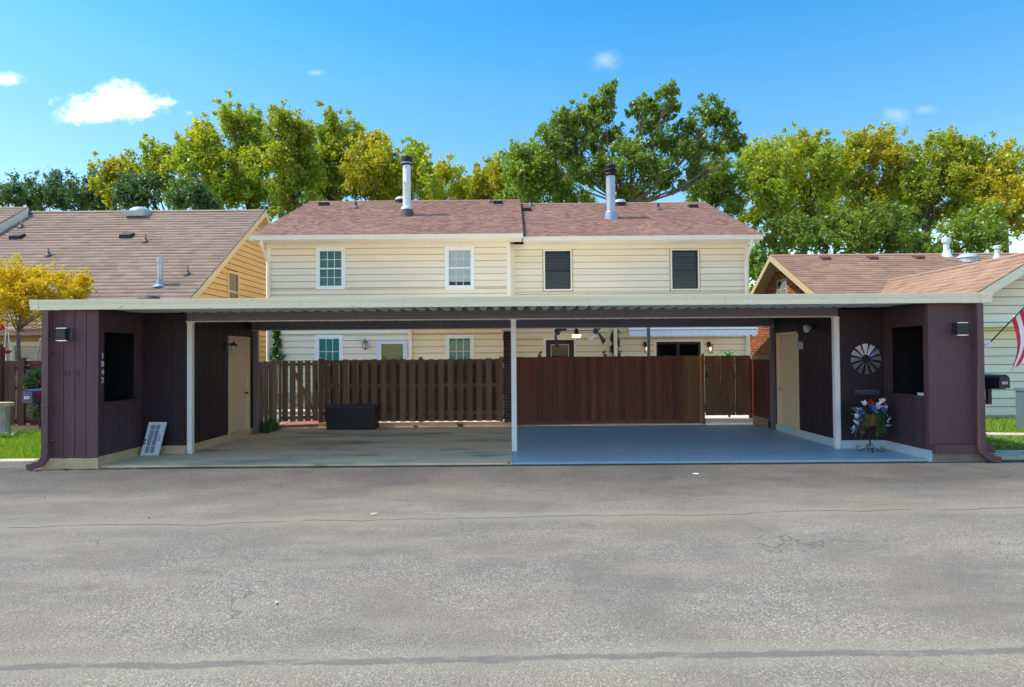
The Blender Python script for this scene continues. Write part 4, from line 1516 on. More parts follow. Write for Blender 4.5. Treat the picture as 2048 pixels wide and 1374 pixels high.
# ------------------------------------------------------------------ the two attached townhouses
def townhouse(label, x0, x1, yw, eave_y, eave_z, ridge_y, ridge_z, rx0, rx1, white, seed):
    h = thing('townhouse', label, 'house', ((x0 + x1) / 2, yw + 6, 0))
    ztop = eave_z - .16
    slope = (ridge_z - eave_z) / (ridge_y - eave_y)
    wins = []
    Z = lambda v, u: P(u, v, yw).z
    X = lambda u: P(u, 600, yw).x
    if white:
        wins = [dict(u0=638, u1=685.5, v0=500.5, v1=574), dict(u0=896, u1=943.5, v0=499, v1=573, shade=1),
                dict(u0=636, u1=680.5, v0=676, v1=784, low=1), dict(u0=896, u1=942, v0=675, v1=784, low=1)]
    else:
        wins = [dict(u0=1090.5, u1=1141.5, v0=502.5, v1=578.5), dict(u0=1344.5, u1=1396, v0=501, v1=578)]
    holes, trims = [], []
    tr = .085
    for w in wins:
        a, b, c, d_ = X(w['u0']), X(w['u1']), Z(w['v1'], w['u0']), Z(w['v0'], w['u0'])
        w['r'] = (a, b, c, d_)
        holes.append((a, b, c, d_))
        trims.append((a - tr, b + tr, c - tr, d_ + tr))
    if white:
        door = (X(763), X(806), .22, Z(688, 780))
        dtrim = (X(752), X(814), .2, Z(681, 780))
        holes.append((door[0] - .02, door[1] + .02, .2, door[3] + .02))
        trims.append(dtrim)
    else:
        door = (X(1091), X(1147), .22, Z(680, 1100))
        slid = (X(1311), X(1400), .22, Z(683.5, 1350))
        holes += [(door[0], door[1], .2, door[3]), (slid[0], slid[1], .2, slid[3])]
        trims += [(door[0] - tr, door[1] + tr, .2, door[3] + tr), (slid[0] - tr, slid[1] + tr, .2, slid[3] + tr)]
    xl, xr = x0, x1
    wall = wall_front(h, xl, xr, yw, .1, ztop, holes, LAPSHADE)
    cb = .13
    # siding between the corner boards; the foot of the left house has stone
    zs = .62 if white else .24
    topz = ztop - .17
    siding_front(wall, xl + cb, xr - (cb if white else cb), yw, zs, topz, trims, CREAM)
    piece('frieze_board', CREAMTRIM, h, xl + .001, xr - .001, yw - .032, yw - .001, topz + .002, ztop)
    piece('corner_board', CREAMTRIM, h, xl - .01, xl + cb - .002, yw - .036, yw + .1, .12, topz)
    piece('corner_board', CREAMTRIM, h, xr - cb + .002, xr + .01, yw - .036, yw + .1, .12, topz)
    # other walls
    dpt = 2 * (ridge_y - eave_y) - 1.2
    for xx_ in ((xl, xl + .12), (xr - .12, xr)):
        m = MB()
        ym, yb = ridge_y, yw + dpt
        zr_ = ridge_z - .14
        m.prism([(xx_[0] + .005, yw + .121, .1), (xx_[0] + .005, yb, .1), (xx_[0] + .005, yb, ztop + .1), (xx_[0] + .005, ym, zr_), (xx_[0] + .005, yw + .121, ztop + .1)], (.11, 0, 0))
        m.build('side_wall', CREAM, h)
    MB().box(xl + .13, xr - .13, yw + dpt - .12, yw + dpt, .1, ztop).build('rear_wall', CREAM, h)
    MB().box(xl + .13, xr - .13, yw + 3.0, yw + 3.1, .1, ztop).build('inner_wall', CURTAIN, h)
    MB().box(xl + .13, xr - .13, yw + .13, yw + 2.99, 2.72, 2.85).build('upper_floor', ROOMSHADE, h)
    MB().box(xl + .13, xr - .13, yw + .13, yw + 2.99, .1, .2).build('lower_floor', ROOMSHADE, h)
    MB().box(xl + .13, xr - .13, yw + .121, yw + 3.1, ztop - .02, ztop + .02).build('ceiling', ROOMSHADE, h)
    # roof
    rf = MB()
    th = .10
    yb = 2 * ridge_y - eave_y
    rf.prism([(rx0, eave_y, eave_z - .005), (rx0, ridge_y, ridge_z - .005), (rx0, yb, eave_z - .005), (rx0, yb, eave_z - th), (rx0, ridge_y, ridge_z - th), (rx0, eave_y, eave_z - th)], (rx1 - rx0, 0, 0))
    roof = rf.build('roof', SHINGLE, h)
    shingle_plane('shingles', roof, rx0 - .02, rx1 + .02, eave_y - .03, eave_z - .012, ridge_y, ridge_z, SHINGLE, .16, .16, seed)
    rc = MB()
    rc.prism([(rx0 - .02, ridge_y - .14, ridge_z - .035), (rx0 - .02, ridge_y, ridge_z + .03), (rx0 - .02, ridge_y + .14, ridge_z - .035)], (rx1 - rx0 + .04, 0, 0))
    rc.build('ridge_cap', SHINGLE, roof)
    # soffit, fascia, gutter, rakes
    MB().box(rx0 + .02, rx1 - .02, eave_y + .02, yw - .037, ztop - .02, ztop).build('soffit', CREAMTRIM, h)
    gutter_run(rx0 - .02, rx1 + .01, eave_y - .10, eave_z - .165, .135, CREAMTRIM, h)
    for xx_ in (rx0 - .012, rx1 - .008):
        m = MB()
        m.prism([(xx_, eave_y, eave_z - .02), (xx_, ridge_y, ridge_z - .02), (xx_, yb, eave_z - .02), (xx_, yb, eave_z - .2), (xx_, ridge_y, ridge_z - .2), (xx_, eave_y, eave_z - .2)], (.02, 0, 0))
        m.build('rake_board', BLACKFRAME if (white and xx_ > 0) else CREAMTRIM, h)
    # windows
    for w in wins:
        a, b, c, d_ = w['r']
        if white:
            win = double_hung(h, 'window', a, b, c, d_, yw, WHITE, WHITE, GLASSTEAL if not w.get('shade') else GLASSCLEAR, None, (3, 2), TEALBLIND if w.get('low') else None, trim=tr, slat=.045, fill=1.02)
            if w.get('shade'):
                zc = c + (d_ - c) * .13
                MB().quad((a, yw + .05, zc), (b, yw + .05, zc), (b, yw + .05, d_), (a, yw + .05, d_)).build('roller_shade', TEALBLIND, win)
            if not (w.get('low') or w.get('shade')):
                MB().quad((a, yw + .119, c), (b, yw + .119, c), (b, yw + .119, d_), (a, yw + .119, d_)).build('roller_shade', mat('dark_shade', (0.34, 0.37, 0.36), .8), win)
        else:
            double_hung(h, 'window', a, b, c, d_, yw, BLACKFRAME, CREAMTRIM, GLASSDIM, None, None, MATS['slate_blind'], trim=.05, blind_to=.02, slat=.06, fill=.13)
    return h, wall, door, roof, slope, X, Z


mat('slate_blind', (0.8, 0.82, 0.86), .5)
EZL, RZL, EYL, RYL = 5.60, 8.06, 20.2, 26.2
EZR, RZR, EYR, RYR = 5.555, 7.95, 20.5, 26.4
hl, wallL, doorL, roofL, slL, XL, ZL = townhouse('cream townhouse with white-framed teal windows and white metal chimney', -7.84, -.03, 20.8, EYL, EZL, RYL, RZL, -8.12, .36, True, 3)
hr, wallR, doorR, roofR, slR, XR, ZR = townhouse('cream townhouse with black-framed windows and grey steel chimney', -.02, 7.70, 21.08, EYR, EZR, RYR, RZR, .385, 7.93, False, 4)
# downspouts
for par, x, yw, ey, ez in ((hl, -7.78, 20.8, EYL, EZL), (hr, 7.60, 21.08, EYR, EZR)):
    m = MB()
    m.tube([(x, ey - .03, ez - .16), (x, ey - .03, ez - .3), (x, yw - .09, ez - .75), (x, yw - .09, .2)], [.055, .055, .055, .055], 4)
    m.build('downspout', CREAMTRIM, par)
m = MB().tube([(2.42 + 1.05, 20.98, 3.0), (3.47, 20.98, .2)], .035, 6).build('downspout', CREAMTRIM, hr)
# storm door and green door of the left house
a, b, c, d_ = doorL
dm = MB().box(a + .01, b - .01, 20.86, 20.90, .22, d_).build('door', GREENDOOR, hl)
for (px0, px1) in ((a + .09, (a + b) / 2 - .03), ((a + b) / 2 + .03, b - .09)):
    for z0, z1 in ((1.85, 2.08), (1.15, 1.75), (.45, 1.05)):
        MB().box(px0, px1, 20.852, 20.859, z0, z1).build('door_panel', GREENDOOR, dm)
st = MB()
ox0, ox1, oz1 = XL(752), XL(814), ZL(681, 780)
st.box(ox0, a, 20.745, 20.80, .2, oz1)
st.box(b, ox1, 20.745, 20.80, .2, oz1)
st.box(a, b, 20.745, 20.80, d_, oz1)
STORM = mat('storm_door_grey', (.66, .70, .76), .4)
st = st.build('storm_door', STORM, hl)
MB().quad((a, 20.77, .25), (b, 20.77, .25), (b, 20.77, d_), (a, 20.77, d_)).build('pane', GLASSCLEAR, st)
# stone foot of the left house
zst = 0.10
while zst < .58:
    x = -7.70
    hh = rnd.uniform(.09, .14)
    while x < -4.0:
        w = rnd.uniform(.16, .42)
        piece('stone', STONE, wallL, x, x + w - .012, 20.80 - rnd.uniform(.05, .09), 20.80, zst, min(zst + hh - .012, .612))
        x += w
    zst += hh
piece('stone_ledge', PALECONC, hl, -7.7, -4.0, 20.0, 20.70, .06, .13)
piece('stone_ledge', STONE, hl, -7.7, -4.0, 20.69, 20.8, .614, .66)
# doors of the right house
a, b, c, d_ = doorR
dm = MB()
ga, gb, gz = XR(1102), XR(1135.5), ZR(690, 1110)
dm.box(a + .005, ga, 21.10, 21.14, .22, d_ - .005)
dm.box(gb, b - .005, 21.10, 21.14, .22, d_ - .005)
dm.box(ga, gb, 21.10, 21.14, gz, d_ - .005)
dm.box(ga, gb, 21.10, 21.14, .22, .5)
dm = dm.build('door', BLACKFRAME, hr)
m = MB()
m.box(ga - .025, ga, 21.088, 21.099, .5, gz + .025)
m.box(gb, gb + .025, 21.088, 21.099, .5, gz + .025)
m.box(ga, gb, 21.088, 21.099, gz, gz + .025)
m.build('glazing_bead', GALV, dm)
MB().quad((ga, 21.12, .5), (gb, 21.12, .5), (gb, 21.12, gz), (ga, 21.12, gz)).build('pane', GLASSDIM, dm)
m = MB()
m.box(a - .085, a, 21.035, 21.079, .2, d_ + .085)
m.box(b, b + .085, 21.035, 21.079, .2, d_ + .085)
m.box(a, b, 21.035, 21.079, d_, d_ + .085)
m.build('door_casing', CREAMTRIM, hr)
sa, sb_, sz = XR(1311), XR(1400), ZR(683.5, 1350)
mid = (sa + sb_) / 2
sd = MB()
for q0, q1 in ((sa + .004, sa + .07), (mid - .045, mid + .045), (sb_ - .07, sb_ - .004)):
    sd.box(q0, q1, 21.10, 21.15, .22, sz - .004)
sd.box(sa + .07, mid - .045, 21.10, 21.15, sz - .075, sz - .004)
sd.box(mid + .045, sb_ - .07, 21.10, 21.15, sz - .075, sz - .004)
sd = sd.build('sliding_door', BLACKFRAME, hr)
for q0, q1 in ((sa + .07, mid - .045), (mid + .045, sb_ - .07)):
    MB().quad((q0, 21.12, .25), (q1, 21.12, .25), (q1, 21.12, sz - .075), (q0, 21.12, sz - .075)).build('pane', GLASSDIM, sd)
m = MB()
m.box(sa - .085, sa, 21.035, 21.079, .2, sz + .085)
m.box(sb_, sb_ + .085, 21.035, 21.079, .2, sz + .085)
m.box(sa, sb_, 21.035, 21.079, sz, sz + .085)
m.build('door_casing', CREAMTRIM, hr)
piece('corner_board', CREAMTRIM, hr, XR(1215), XR(1223), 21.02, 21.058, .24, 2.9)
# flush roof hardware
for u, v in ((646, 412), (996, 408.5)):
    q = roof_point(u, v, EYL, EZL, slL)
    vent_box(q.x, q.y, q.z, .36, roofL, VENTBLACK, slL)
for u, v in ((712, 417), (980, 405)):
    q = roof_point(u, v, EYL, EZL, slL)
    pipe_vent(q.x, q.y, q.z, .12, roofL, VENTBLACK, LEAD, .04)
for u, v in ((1054, 423), (1388, 416)):
    q = roof_point(u, v, EYR, EZR, slR)
    vent_box(q.x, q.y, q.z, .34, roofR, VENTBLACK, slR)
for u, v in ((1062, 412), (1317, 420)):
    q = roof_point(u, v, EYR, EZR, slR)
    pipe_vent(q.x, q.y, q.z, .12, roofR, VENTBLACK, LEAD, .04)
# chimneys
q = roof_point(814, 431, EYL, EZL, slL)
k_ = q.y / FPX
ch = MB().lathe((q.x, q.y, q.z - .15), [(15 * k_, 0), (13 * k_, .2), (11.5 * k_, .43)], 20).build('chimney_flashing', LEAD, roofL, True)
MB().lathe((q.x, q.y, q.z + .20), [(12.5 * k_, 0), (11.5 * k_, .08), (8.2 * k_, .12), (8.0 * k_, 1.0), (8.15 * k_, 1.004), (8.0 * k_, 1.009), (7.9 * k_, 1.62)], 24).build('chimney_pipe', CHIMNEYWHITE, ch, True)
MB().lathe((q.x, q.y, q.z + 1.80), [(10.2 * k_, 0), (11.2 * k_, .04), (11.2 * k_, .05)], 24).build('chimney_collar', VENTBLACK, ch)
MB().lathe((q.x, q.y, q.z + 1.852), [(11.6 * k_, 0), (11.6 * k_, .03)], 24).build('chimney_band', CHROME, ch)
MB().lathe((q.x, q.y, q.z + 1.883), [(11.3 * k_, 0), (11.5 * k_, .20), (11.0 * k_, .215), (9 * k_, .215)], 24).build('chimney_cap', VENTBLACK, ch)
q = roof_point(1222, 437, EYR, EZR, slR)
k_ = q.y / FPX
ch = MB().lathe((q.x, q.y, q.z - .15), [(14 * k_, 0), (12 * k_, .36)], 20).build('chimney_flashing', GALV, roofR, True)
MB().lathe((q.x, q.y, q.z + .211), [(12 * k_, 0), (11.5 * k_, .02), (9.3 * k_, .03), (9.3 * k_, 1.36)], 24).build('chimney_pipe', GALV, ch, True)
MB().lathe((q.x, q.y, q.z + 1.52), [(9.4 * k_, 0), (13 * k_, .05), (12.6 * k_, .062), (9.5 * k_, .12), (9.5 * k_, .16), (13 * k_, .19), (12.8 * k_, .21), (10 * k_, .25), (10 * k_, .33), (13 * k_, .345), (12.5 * k_, .37), (4 * k_, .46), (1 * k_, .48)], 24).build('chimney_cap', VENTBLACK, ch, True)
# turbine vents showing behind the chimneys, at the ridge
for par, u, v, ey, ez, sl in ((roofL, 804, 404, EYL, EZL, slL), (roofR, 1239, 410, EYR, EZR, slR)):
    q = roof_point(u, v, ey, ez, sl)
    b_ = MB().lathe((q.x, q.y, q.z - .08), [(.27, 0), (.25, .14)], 14).build('vent_base', VENTBLACK, par)
    MB().lathe((q.x, q.y, q.z + .061), [(.29, 0), (.28, .05), (.2, .13), (.05, .16)], 16).build('vent_dome', DOMEGREY, b_, True)

# wall lanterns of the houses
def carriage_lantern(u, v, y, label, group, lit, style):
    q = P(u, v, y)
    t = thing('wall_lantern', label, 'lantern', (q.x, y, q.z - .15), group)
    if style == 'carriage':
        MB().box(q.x - .05, q.x + .05, y + .08, y + .13, q.z - .05, q.z + .1).build('back_plate', GALVPOST, t)
        MB().lathe((q.x, y, q.z - .12), [(.03, 0), (.07, .02), (.085, .16)], 8).build('glass', SMOKEGLASS, t)
        MB().lathe((q.x, y, q.z - .165), [(.01, 0), (.06, .03), (.075, .044)], 8).build('base', GALVPOST, t)
        MB().lathe((q.x, y, q.z + .041), [(.10, 0), (.09, .02), (.04, .07), (.015, .1), (.01, .17)], 8).build('cap', GALVPOST, t)
        for i_ in range(4):
            a_ = i_ * math.pi / 2 + .4
            MB().tube([(q.x + .072 * math.cos(a_), y + .072 * math.sin(a_), q.z - .12), (q.x + .09 * math.cos(a_), y + .09 * math.sin(a_), q.z + .04)], .008, 4).build('rib', GALVPOST, t)
    else:
        MB().box(q.x - .075, q.x + .045, y + .05, y + .10, q.z + .02, q.z + .18).build('back_plate', BLACKMETAL, t)
        MB().box(q.x - .06, q.x + .075, y - .08, y + .049, q.z + .071, q.z + .10).build('cap', BLACKMETAL, t)
        MB().box(q.x - .06, q.x + .075, y - .08, y + .045, q.z - .185, q.z - .165).build('base', BLACKMETAL, t)
        for dx in (-.055, .058):
            for dy in (-.078, .03):
                MB().box(q.x + dx, q.x + dx + .012, y + dy, y + dy + .012, q.z - .164, q.z + .07).build('rib', BLACKMETAL, t)
        MB().lathe((q.x + .008, y - .018, q.z - .10), [(.012, 0), (.03, .03), (.03, .08), (.01, .12)], 10).build('bulb', LIGHTGLOW, t, True)


carriage_lantern(730, 689, 20.66, 'small brass and glass carriage lantern beside the green door', None, False, 'carriage')
carriage_lantern(1293, 695, 20.95, 'lit black lantern left of the sliding door', 'lit lanterns at the sliding door', True, 'box')
carriage_lantern(1420, 695, 20.95, 'lit black lantern right of the sliding door', 'lit lanterns at the sliding door', True, 'box')

# ------------------------------------------------------------------ patio: cover, fan, awning, post, plants
t = thing('patio_cover', 'flat cream patio roof against the house wall between the two doors', 'patio roof', (.3, 19.5, 2.75))
x0, x1 = XL(818), XR(1236)
MB().box(x0, x1, 18.3, 20.74, 2.86, 2.98).build('roof_panel', CREAMTRIM, t)
MB().box(x0 - .01, x1 + .01, 18.26, 18.30, 2.80, 3.0).build('fascia', CREAMTRIM, t)
for xx in (x0 + .06, x1 - .16):
    MB().box(xx - .05, xx + .05, 20.62, 20.74, .06, 2.80).build('post', CREAMTRIM, t)
m = MB()
m.prism([(x0 + .02, 20.2, 2.80), (x0 + .02, 20.62, 2.30), (x0 + .02, 20.62, 2.42), (x0 + .02, 20.3, 2.80)], (.08, 0, 0))
m.build('bracket', CREAMTRIM, t)

q = P(1153, 664, 18.6)
t = thing('ceiling_fan', 'dark twin-headed ceiling fan with a lit lamp under the patio roof', 'ceiling fan', (q.x, 18.6, 2.3))
MB().lathe((q.x, 18.6, q.z - .04), [(.03, 0), (.075, .04), (.06, .1), (.02, .14)], 14).build('motor', BLACKMETAL, t, True)
MB().tube([(q.x, 18.6, q.z + .08), (q.x, 18.6, 2.855)], .013, 6).build('down_rod', BLACKMETAL, t)
MB().tube([(q.x - .56, 18.6, q.z + .035), (q.x + .56, 18.6, q.z + .035)], .013, 6).build('cross_bar', BLACKMETAL, t)
MB().lathe((q.x, 18.6, q.z - .165), [(.10, 0), (.125, .02), (.13, .085), (.14, .09)], 18).build('lamp_bowl', LIGHTGLOW, t, True)
MB().lathe((q.x, 18.6, q.z - .073), [(.14, 0), (.11, .02), (.03, .032)], 18).build('lamp_collar', BLACKMETAL, t)
for sx in (-1, 1):
    cx = q.x + sx * .56
    hd = MB().tube([(cx - sx * .07, 18.6, q.z + .02), (cx, 18.6, q.z + .01), (cx + sx * .06, 18.6, q.z - .01)], [.085, .105, .06], 12).build('fan_head', BLACKMETAL, t, True)
    for bl in range(3):
        a = 2.0 * math.pi * bl / 3 + (.35 if sx < 0 else 1.25)
        ax = Vector((sx * .62, -.74, -.25)).normalized()
        u_ = Vector((math.cos(a), .2 * sx, math.sin(a)))
        u_ = (u_ - ax * u_.dot(ax)).normalized()
        w_ = ax.cross(u_).normalized()
        c = Vector((cx + sx * .05, 18.6, q.z))
        pts = [c + u_ * .06 + w_ * .03, c + u_ * .42 + w_ * .09 + ax * .05, c + u_ * .45 - w_ * .06 + ax * .03, c + u_ * .06 - w_ * .03]
        MB().prism(pts, ax * .008).build('blade', WINDMILL if bl == 1 else BLACKMETAL, hd)

t = thing('awning', 'white retractable awning with scalloped valance over the sliding door', 'awning', (4.6, 20.3, 2.3))
x0, x1 = XR(1246), XR(1489)
MB().box(x0, x1, 20.9, 21.03, 2.72, 2.88).build('cassette', WHITEMETAL, t)
m = MB()
m.prism([(x0, 20.90, 2.80), (x0, 20.02, 2.545), (x0, 20.02, 2.535), (x0, 20.90, 2.79)], (x1 - x0, 0, 0))
m.build('canopy', FABRICWHITE, t)
MB().box(x0 - .02, x1 + .02, 19.98, 20.03, 2.545, 2.60).build('front_bar', WHITEMETAL, t)
MB().box(x0, x1, 19.995, 20.015, 2.525, 2.544).build('bar_groove', BLUEMAIL, t)
n = 18
top, pts = [], []
for i in range(n * 8 + 1):
    xx = x0 + (x1 - x0) * i / (n * 8)
    pts.append((xx, 2.372 - .048 * abs(math.sin(math.pi * i / 8)) ** 1.5))
m = MB()
for i in range(len(pts) - 1):
    (a, za), (b, zb) = pts[i], pts[i + 1]
    m.v += [(a, 20.0, 2.53), (b, 20.0, 2.53), (b, 20.0 + .01 * math.sin(b * 9), zb), (a, 20.0 + .01 * math.sin(a * 9), za)]
    m.f.append((4 * i, 4 * i + 3, 4 * i + 2, 4 * i + 1))
m.build('valance', FABRICWHITE, t)
for xx in (x0 + .3, x1 - .3):
    MB().tube([(xx, 20.95, 2.72), (xx + .25, 20.5, 2.60), (xx, 20.03, 2.54)], .018, 6).build('folding_arm', WHITEMETAL, t)
q = P(1297, 700, 17.6)
t = thing('metal_post', 'slim dark steel post standing in front of the white awning', 'post', (q.x, 17.6, .06))
MB().box(q.x - .038, q.x + .038, 17.56, 17.64, .07, 2.9).build('shaft', GALVPOST, t)
MB().box(q.x - .09, q.x + .09, 17.51, 17.69, .061, .07).build('base_plate', GALVPOST, t)
for xx in (q.x, q.x + 3.3):
    pass
MB().box(q.x - .05, q.x + 3.2, 17.55, 17.65, 2.9, 2.99).build('header', GALVPOST, t)


def strap_plant(name, label, cat, c, n, length, droop, material, width=.02, seed=1, pot=None):
    t = thing(name, label, cat, c)
    rs = np.random.RandomState(seed)
    c = Vector(c)
    base = c.copy()
    if pot:
        ph, pr, st_ = pot
        MB().lathe((c.x, c.y, c.z), [(pr * .7, 0), (pr, ph), (pr * .9, ph), (pr * .85, ph - .02)], 14).build('pot', LEAF_FERN if False else RESINLID, t)
        base = c + Vector((0, 0, ph - .02))
    for i in range(n):
        a = rs.uniform(0, 2 * math.pi)
        ln = length * rs.uniform(.6, 1.1)
        m = MB()
        k0 = 0
        el = rs.uniform(.5, 1.35)
        p = base + Vector((rs.normal(0, .02), rs.normal(0, .02), 0))
        seg = 6
        for s_ in range(seg + 1):
            q_ = s_ / seg
            w_ = width * (1 - q_) ** .6 * (.5 + q_ if q_ < .5 else 1)
            sd_ = Vector((-math.sin(a), math.cos(a), 0)) * w_
            m.v += [tuple(p - sd_), tuple(p + sd_)]
            if s_ < seg:
                e_ = el - droop * q_
                p = p + Vector((math.cos(a) * math.cos(e_), math.sin(a) * math.cos(e_), math.sin(e_))) * (ln / seg)
        for s_ in range(seg):
            m.f.append((2 * s_, 2 * s_ + 1, 2 * s_ + 3, 2 * s_ + 2))
        m.build('leaf', material, t)
    return t


q = P(1457, 712, 17.3)
st = thing('plant_stand', 'dark plant stand hidden behind the right gate', 'stand', (q.x, 17.3, .06))
MB().lathe((q.x, 17.3, .06), [(.16, 0), (.16, .02), (.03, .03), (.03, 1.40), (.15, 1.41), (.15, 1.43)], 12).build('pedestal', BLACKMETAL, st)
strap_plant('fern', 'bright green arching fern in a pot above the right gate', 'plant', (q.x, 17.3, 1.492), 34, .52, 2.2, LEAF_FERN, .022, 4, (.22, .12, 0))

# ivy: on the left corner of the left house, and by the patio corner
def climber(name, label, spots, material, parent_loc, size, n, seed, stem=True):
    t = thing(name, label, 'plant', parent_loc)
    rs = np.random.RandomState(seed)
    cs = []
    for (x, y, z, rx, rz) in spots:
        cs.append(np.stack([x + rs.normal(0, rx, n), y - np.abs(rs.normal(0, .04, n)), z + rs.normal(0, rz, n)], 1))
    leaf_object('leaves', np.concatenate(cs), size, material, t, seed, .75)
    zs = [s[2] for s in spots]
    MB().tube([(spots[0][0], spots[0][1] + .01, parent_loc[2]), (spots[0][0] + .03, spots[0][1] + .01, (parent_loc[2] + max(zs)) / 2), (spots[-1][0], spots[-1][1] + .01, max(zs))], .012, 5).build('stem', BARK, t)
    return t


sp = []
for u, v, r_ in ((553, 664, 4), (556, 690, 6), (556, 682, 4), (552, 712, 8), (560, 714, 6), (553, 672, 4), (551, 700, 4)):
    q = P(u, v, 20.72)
    sp.append((q.x, 20.72, q.z, r_ * .012, r_ * .012))
climber('ivy', 'bright green ivy climbing the left corner of the left townhouse', sp, LEAF_IVY, (-7.6, 20.72, .1), .05, 60, 5)
sp = []
for v in range(664, 716, 6):
    q = P(1230 + 3 * math.sin(v * .25), v, 20.9)
    sp.append((q.x, 20.9, q.z, .06, .05))
climber('vine', 'dull grey-green vine beside the ceiling fan patio corner', sp, LEAF_GREYIVY, (sp[0][0], 20.9, .1), .035, 70, 6)

# ------------------------------------------------------------------ neighbour on the left
NY, NZ, EY_, EZ_ = 26.0, 7.70, 18.45, 2.62
nsl = (NZ - EZ_) / (NY - EY_)
nh = thing('house', 'ochre sided house with tall tan shingle roof on the left', 'house', (-16, 24, 0))
RX = -9.87
rf = MB()
yb = 2 * NY - EY_
rf.prism([(RX, EY_, EZ_ - .005), (RX, NY, NZ - .005), (RX, yb, EZ_ - .005), (RX, yb, EZ_ - .14), (RX, NY, NZ - .14), (RX, EY_, EZ_ - .14)], (-26, 0, 0))
nroof = rf.build('roof', SHINGLETAN, nh)
shingle_plane('shingles', nroof, -24.5, RX + .02, EY_ - .04, EZ_ - .02, NY, NZ, SHINGLETAN, .235, .42, 8)
MB().prism([(-36, NY - .15, NZ - .06), (-36, NY, NZ + .025), (-36, NY + .15, NZ - .06)], (36 + RX, 0, 0)).build('ridge_cap', SHINGLETAN, nroof)
m = MB()
m.prism([(RX + .001, EY_, EZ_ - .02), (RX + .001, NY, NZ - .02), (RX + .001, yb, EZ_ - .02), (RX + .001, yb, EZ_ - .26), (RX + .001, NY, NZ - .26), (RX + .001, EY_, EZ_ - .26)], (.03, 0, 0))
m.build('rake_board', YELLOWTRIM, nh)
m = MB()
m.prism([(RX - .55, EY_ + .1, EZ_ - .142), (RX - .55, NY, NZ - .142), (RX - .55, NY, NZ - .16), (RX - .55, EY_ + .1, EZ_ - .16)], (.55, 0, 0))
m.prism([(RX - .55, NY, NZ - .142), (RX - .55, yb - .1, EZ_ - .142), (RX - .55, yb - .1, EZ_ - .16), (RX - .55, NY, NZ - .16)], (.55, 0, 0))
m.build('soffit', YELLOWTRIM, nh)
GX = RX - .42       # gable wall face
gy0 = EY_ + .5
m = MB()
m.prism([(GX - .15, gy0, 0), (GX - .15, yb - .5, 0), (GX - .15, yb - .5, EZ_ + .15), (GX - .15, NY, NZ - .19), (GX - .15, gy0, EZ_ + .15)], (.13, 0, 0))
gw = m.build('gable_wall', LAPSHADEOCHRE, nh)
# gable lap boards, cut to the roof slope and around the window
gwy0, gwy1 = 10.29 * FPX / 567, 10.29 * FPX / 549
gwz0, gwz1 = P(466, 602, 23.7).z - .3, P(466, 546, 23.7).z
z, ex = .3, .215
while z < NZ - .4:
    lo = max(gy0, NY - (NZ - .22 - (z + ex * .5)) / nsl)
    hi = NY + (NZ - .22 - (z + ex * .5)) / nsl
    hi = min(hi, yb - .5)
    segs = [(lo, hi)]
    if z + ex > gwz0 - .08 and z < gwz1 + .08:
        segs = [(lo, gwy0 - .09), (gwy1 + .09, hi)]
    for a, b in segs:
        if b - a < .1:
            continue
        me_name = 'siding_board'
        bo = MB()
        zt = z + ex - .024
        bo.v = [(GX - .02, a, z), (GX - .02, b, z), (GX - .02, b, zt), (GX - .02, a, zt), (GX + .016, a, z), (GX + .016, b, z), (GX - .006, b, zt), (GX - .006, a, zt)]
        bo.f = [(4, 5, 6, 7), (0, 1, 5, 4), (3, 7, 6, 2), (0, 4, 7, 3), (1, 2, 6, 5)]
        bo.build(me_name, YELLOW, gw)
    z += ex
# gable window
m = MB()
m.box(GX - .02, GX + .03, gwy0 - .09, gwy0, gwz0 - .09, gwz1 + .09)
m.box(GX - .02, GX + .03, gwy1, gwy1 + .09, gwz0 - .09, gwz1 + .09)
m.box(GX - .02, GX + .03, gwy0, gwy1, gwz1, gwz1 + .09)
m.box(GX - .02, GX + .03, gwy0, gwy1, gwz0 - .09, gwz0)
gwin = m.build('window', YELLOWTRIM, nh)
MB().box(GX - .02, GX + .012, gwy0, gwy1, (gwz0 + gwz1) / 2 - .03, (gwz0 + gwz1) / 2 + .03).build('meeting_rail', YELLOWTRIM, gwin)
MB().quad((GX - .005, gwy0, gwz0), (GX - .005, gwy1, gwz0), (GX - .005, gwy1, gwz1), (GX - .005, gwy0, gwz1)).build('pane', GLASSDIM, gwin)
for yv in (gwy0 + (gwy1 - gwy0) / 3, gwy0 + 2 * (gwy1 - gwy0) / 3):
    MB().box(GX - .003, GX + .004, yv - .01, yv + .01, (gwz0 + gwz1) / 2 + .03, gwz1).build('muntin', YELLOWTRIM, gwin)
# gable peak vent
vy = NY
m = MB()
m.prism([(GX - .01, vy - .45, NZ - .62), (GX - .01, vy + .45, NZ - .62), (GX - .01, vy, NZ - .32)], (.03, 0, 0))
m.build('gable_vent', VENTBLACK, nh)
MB().box(GX - .01, GX + .035, vy - .55, vy + .55, NZ - .70, NZ - .62).build('gable_trim', YELLOWTRIM, nh)
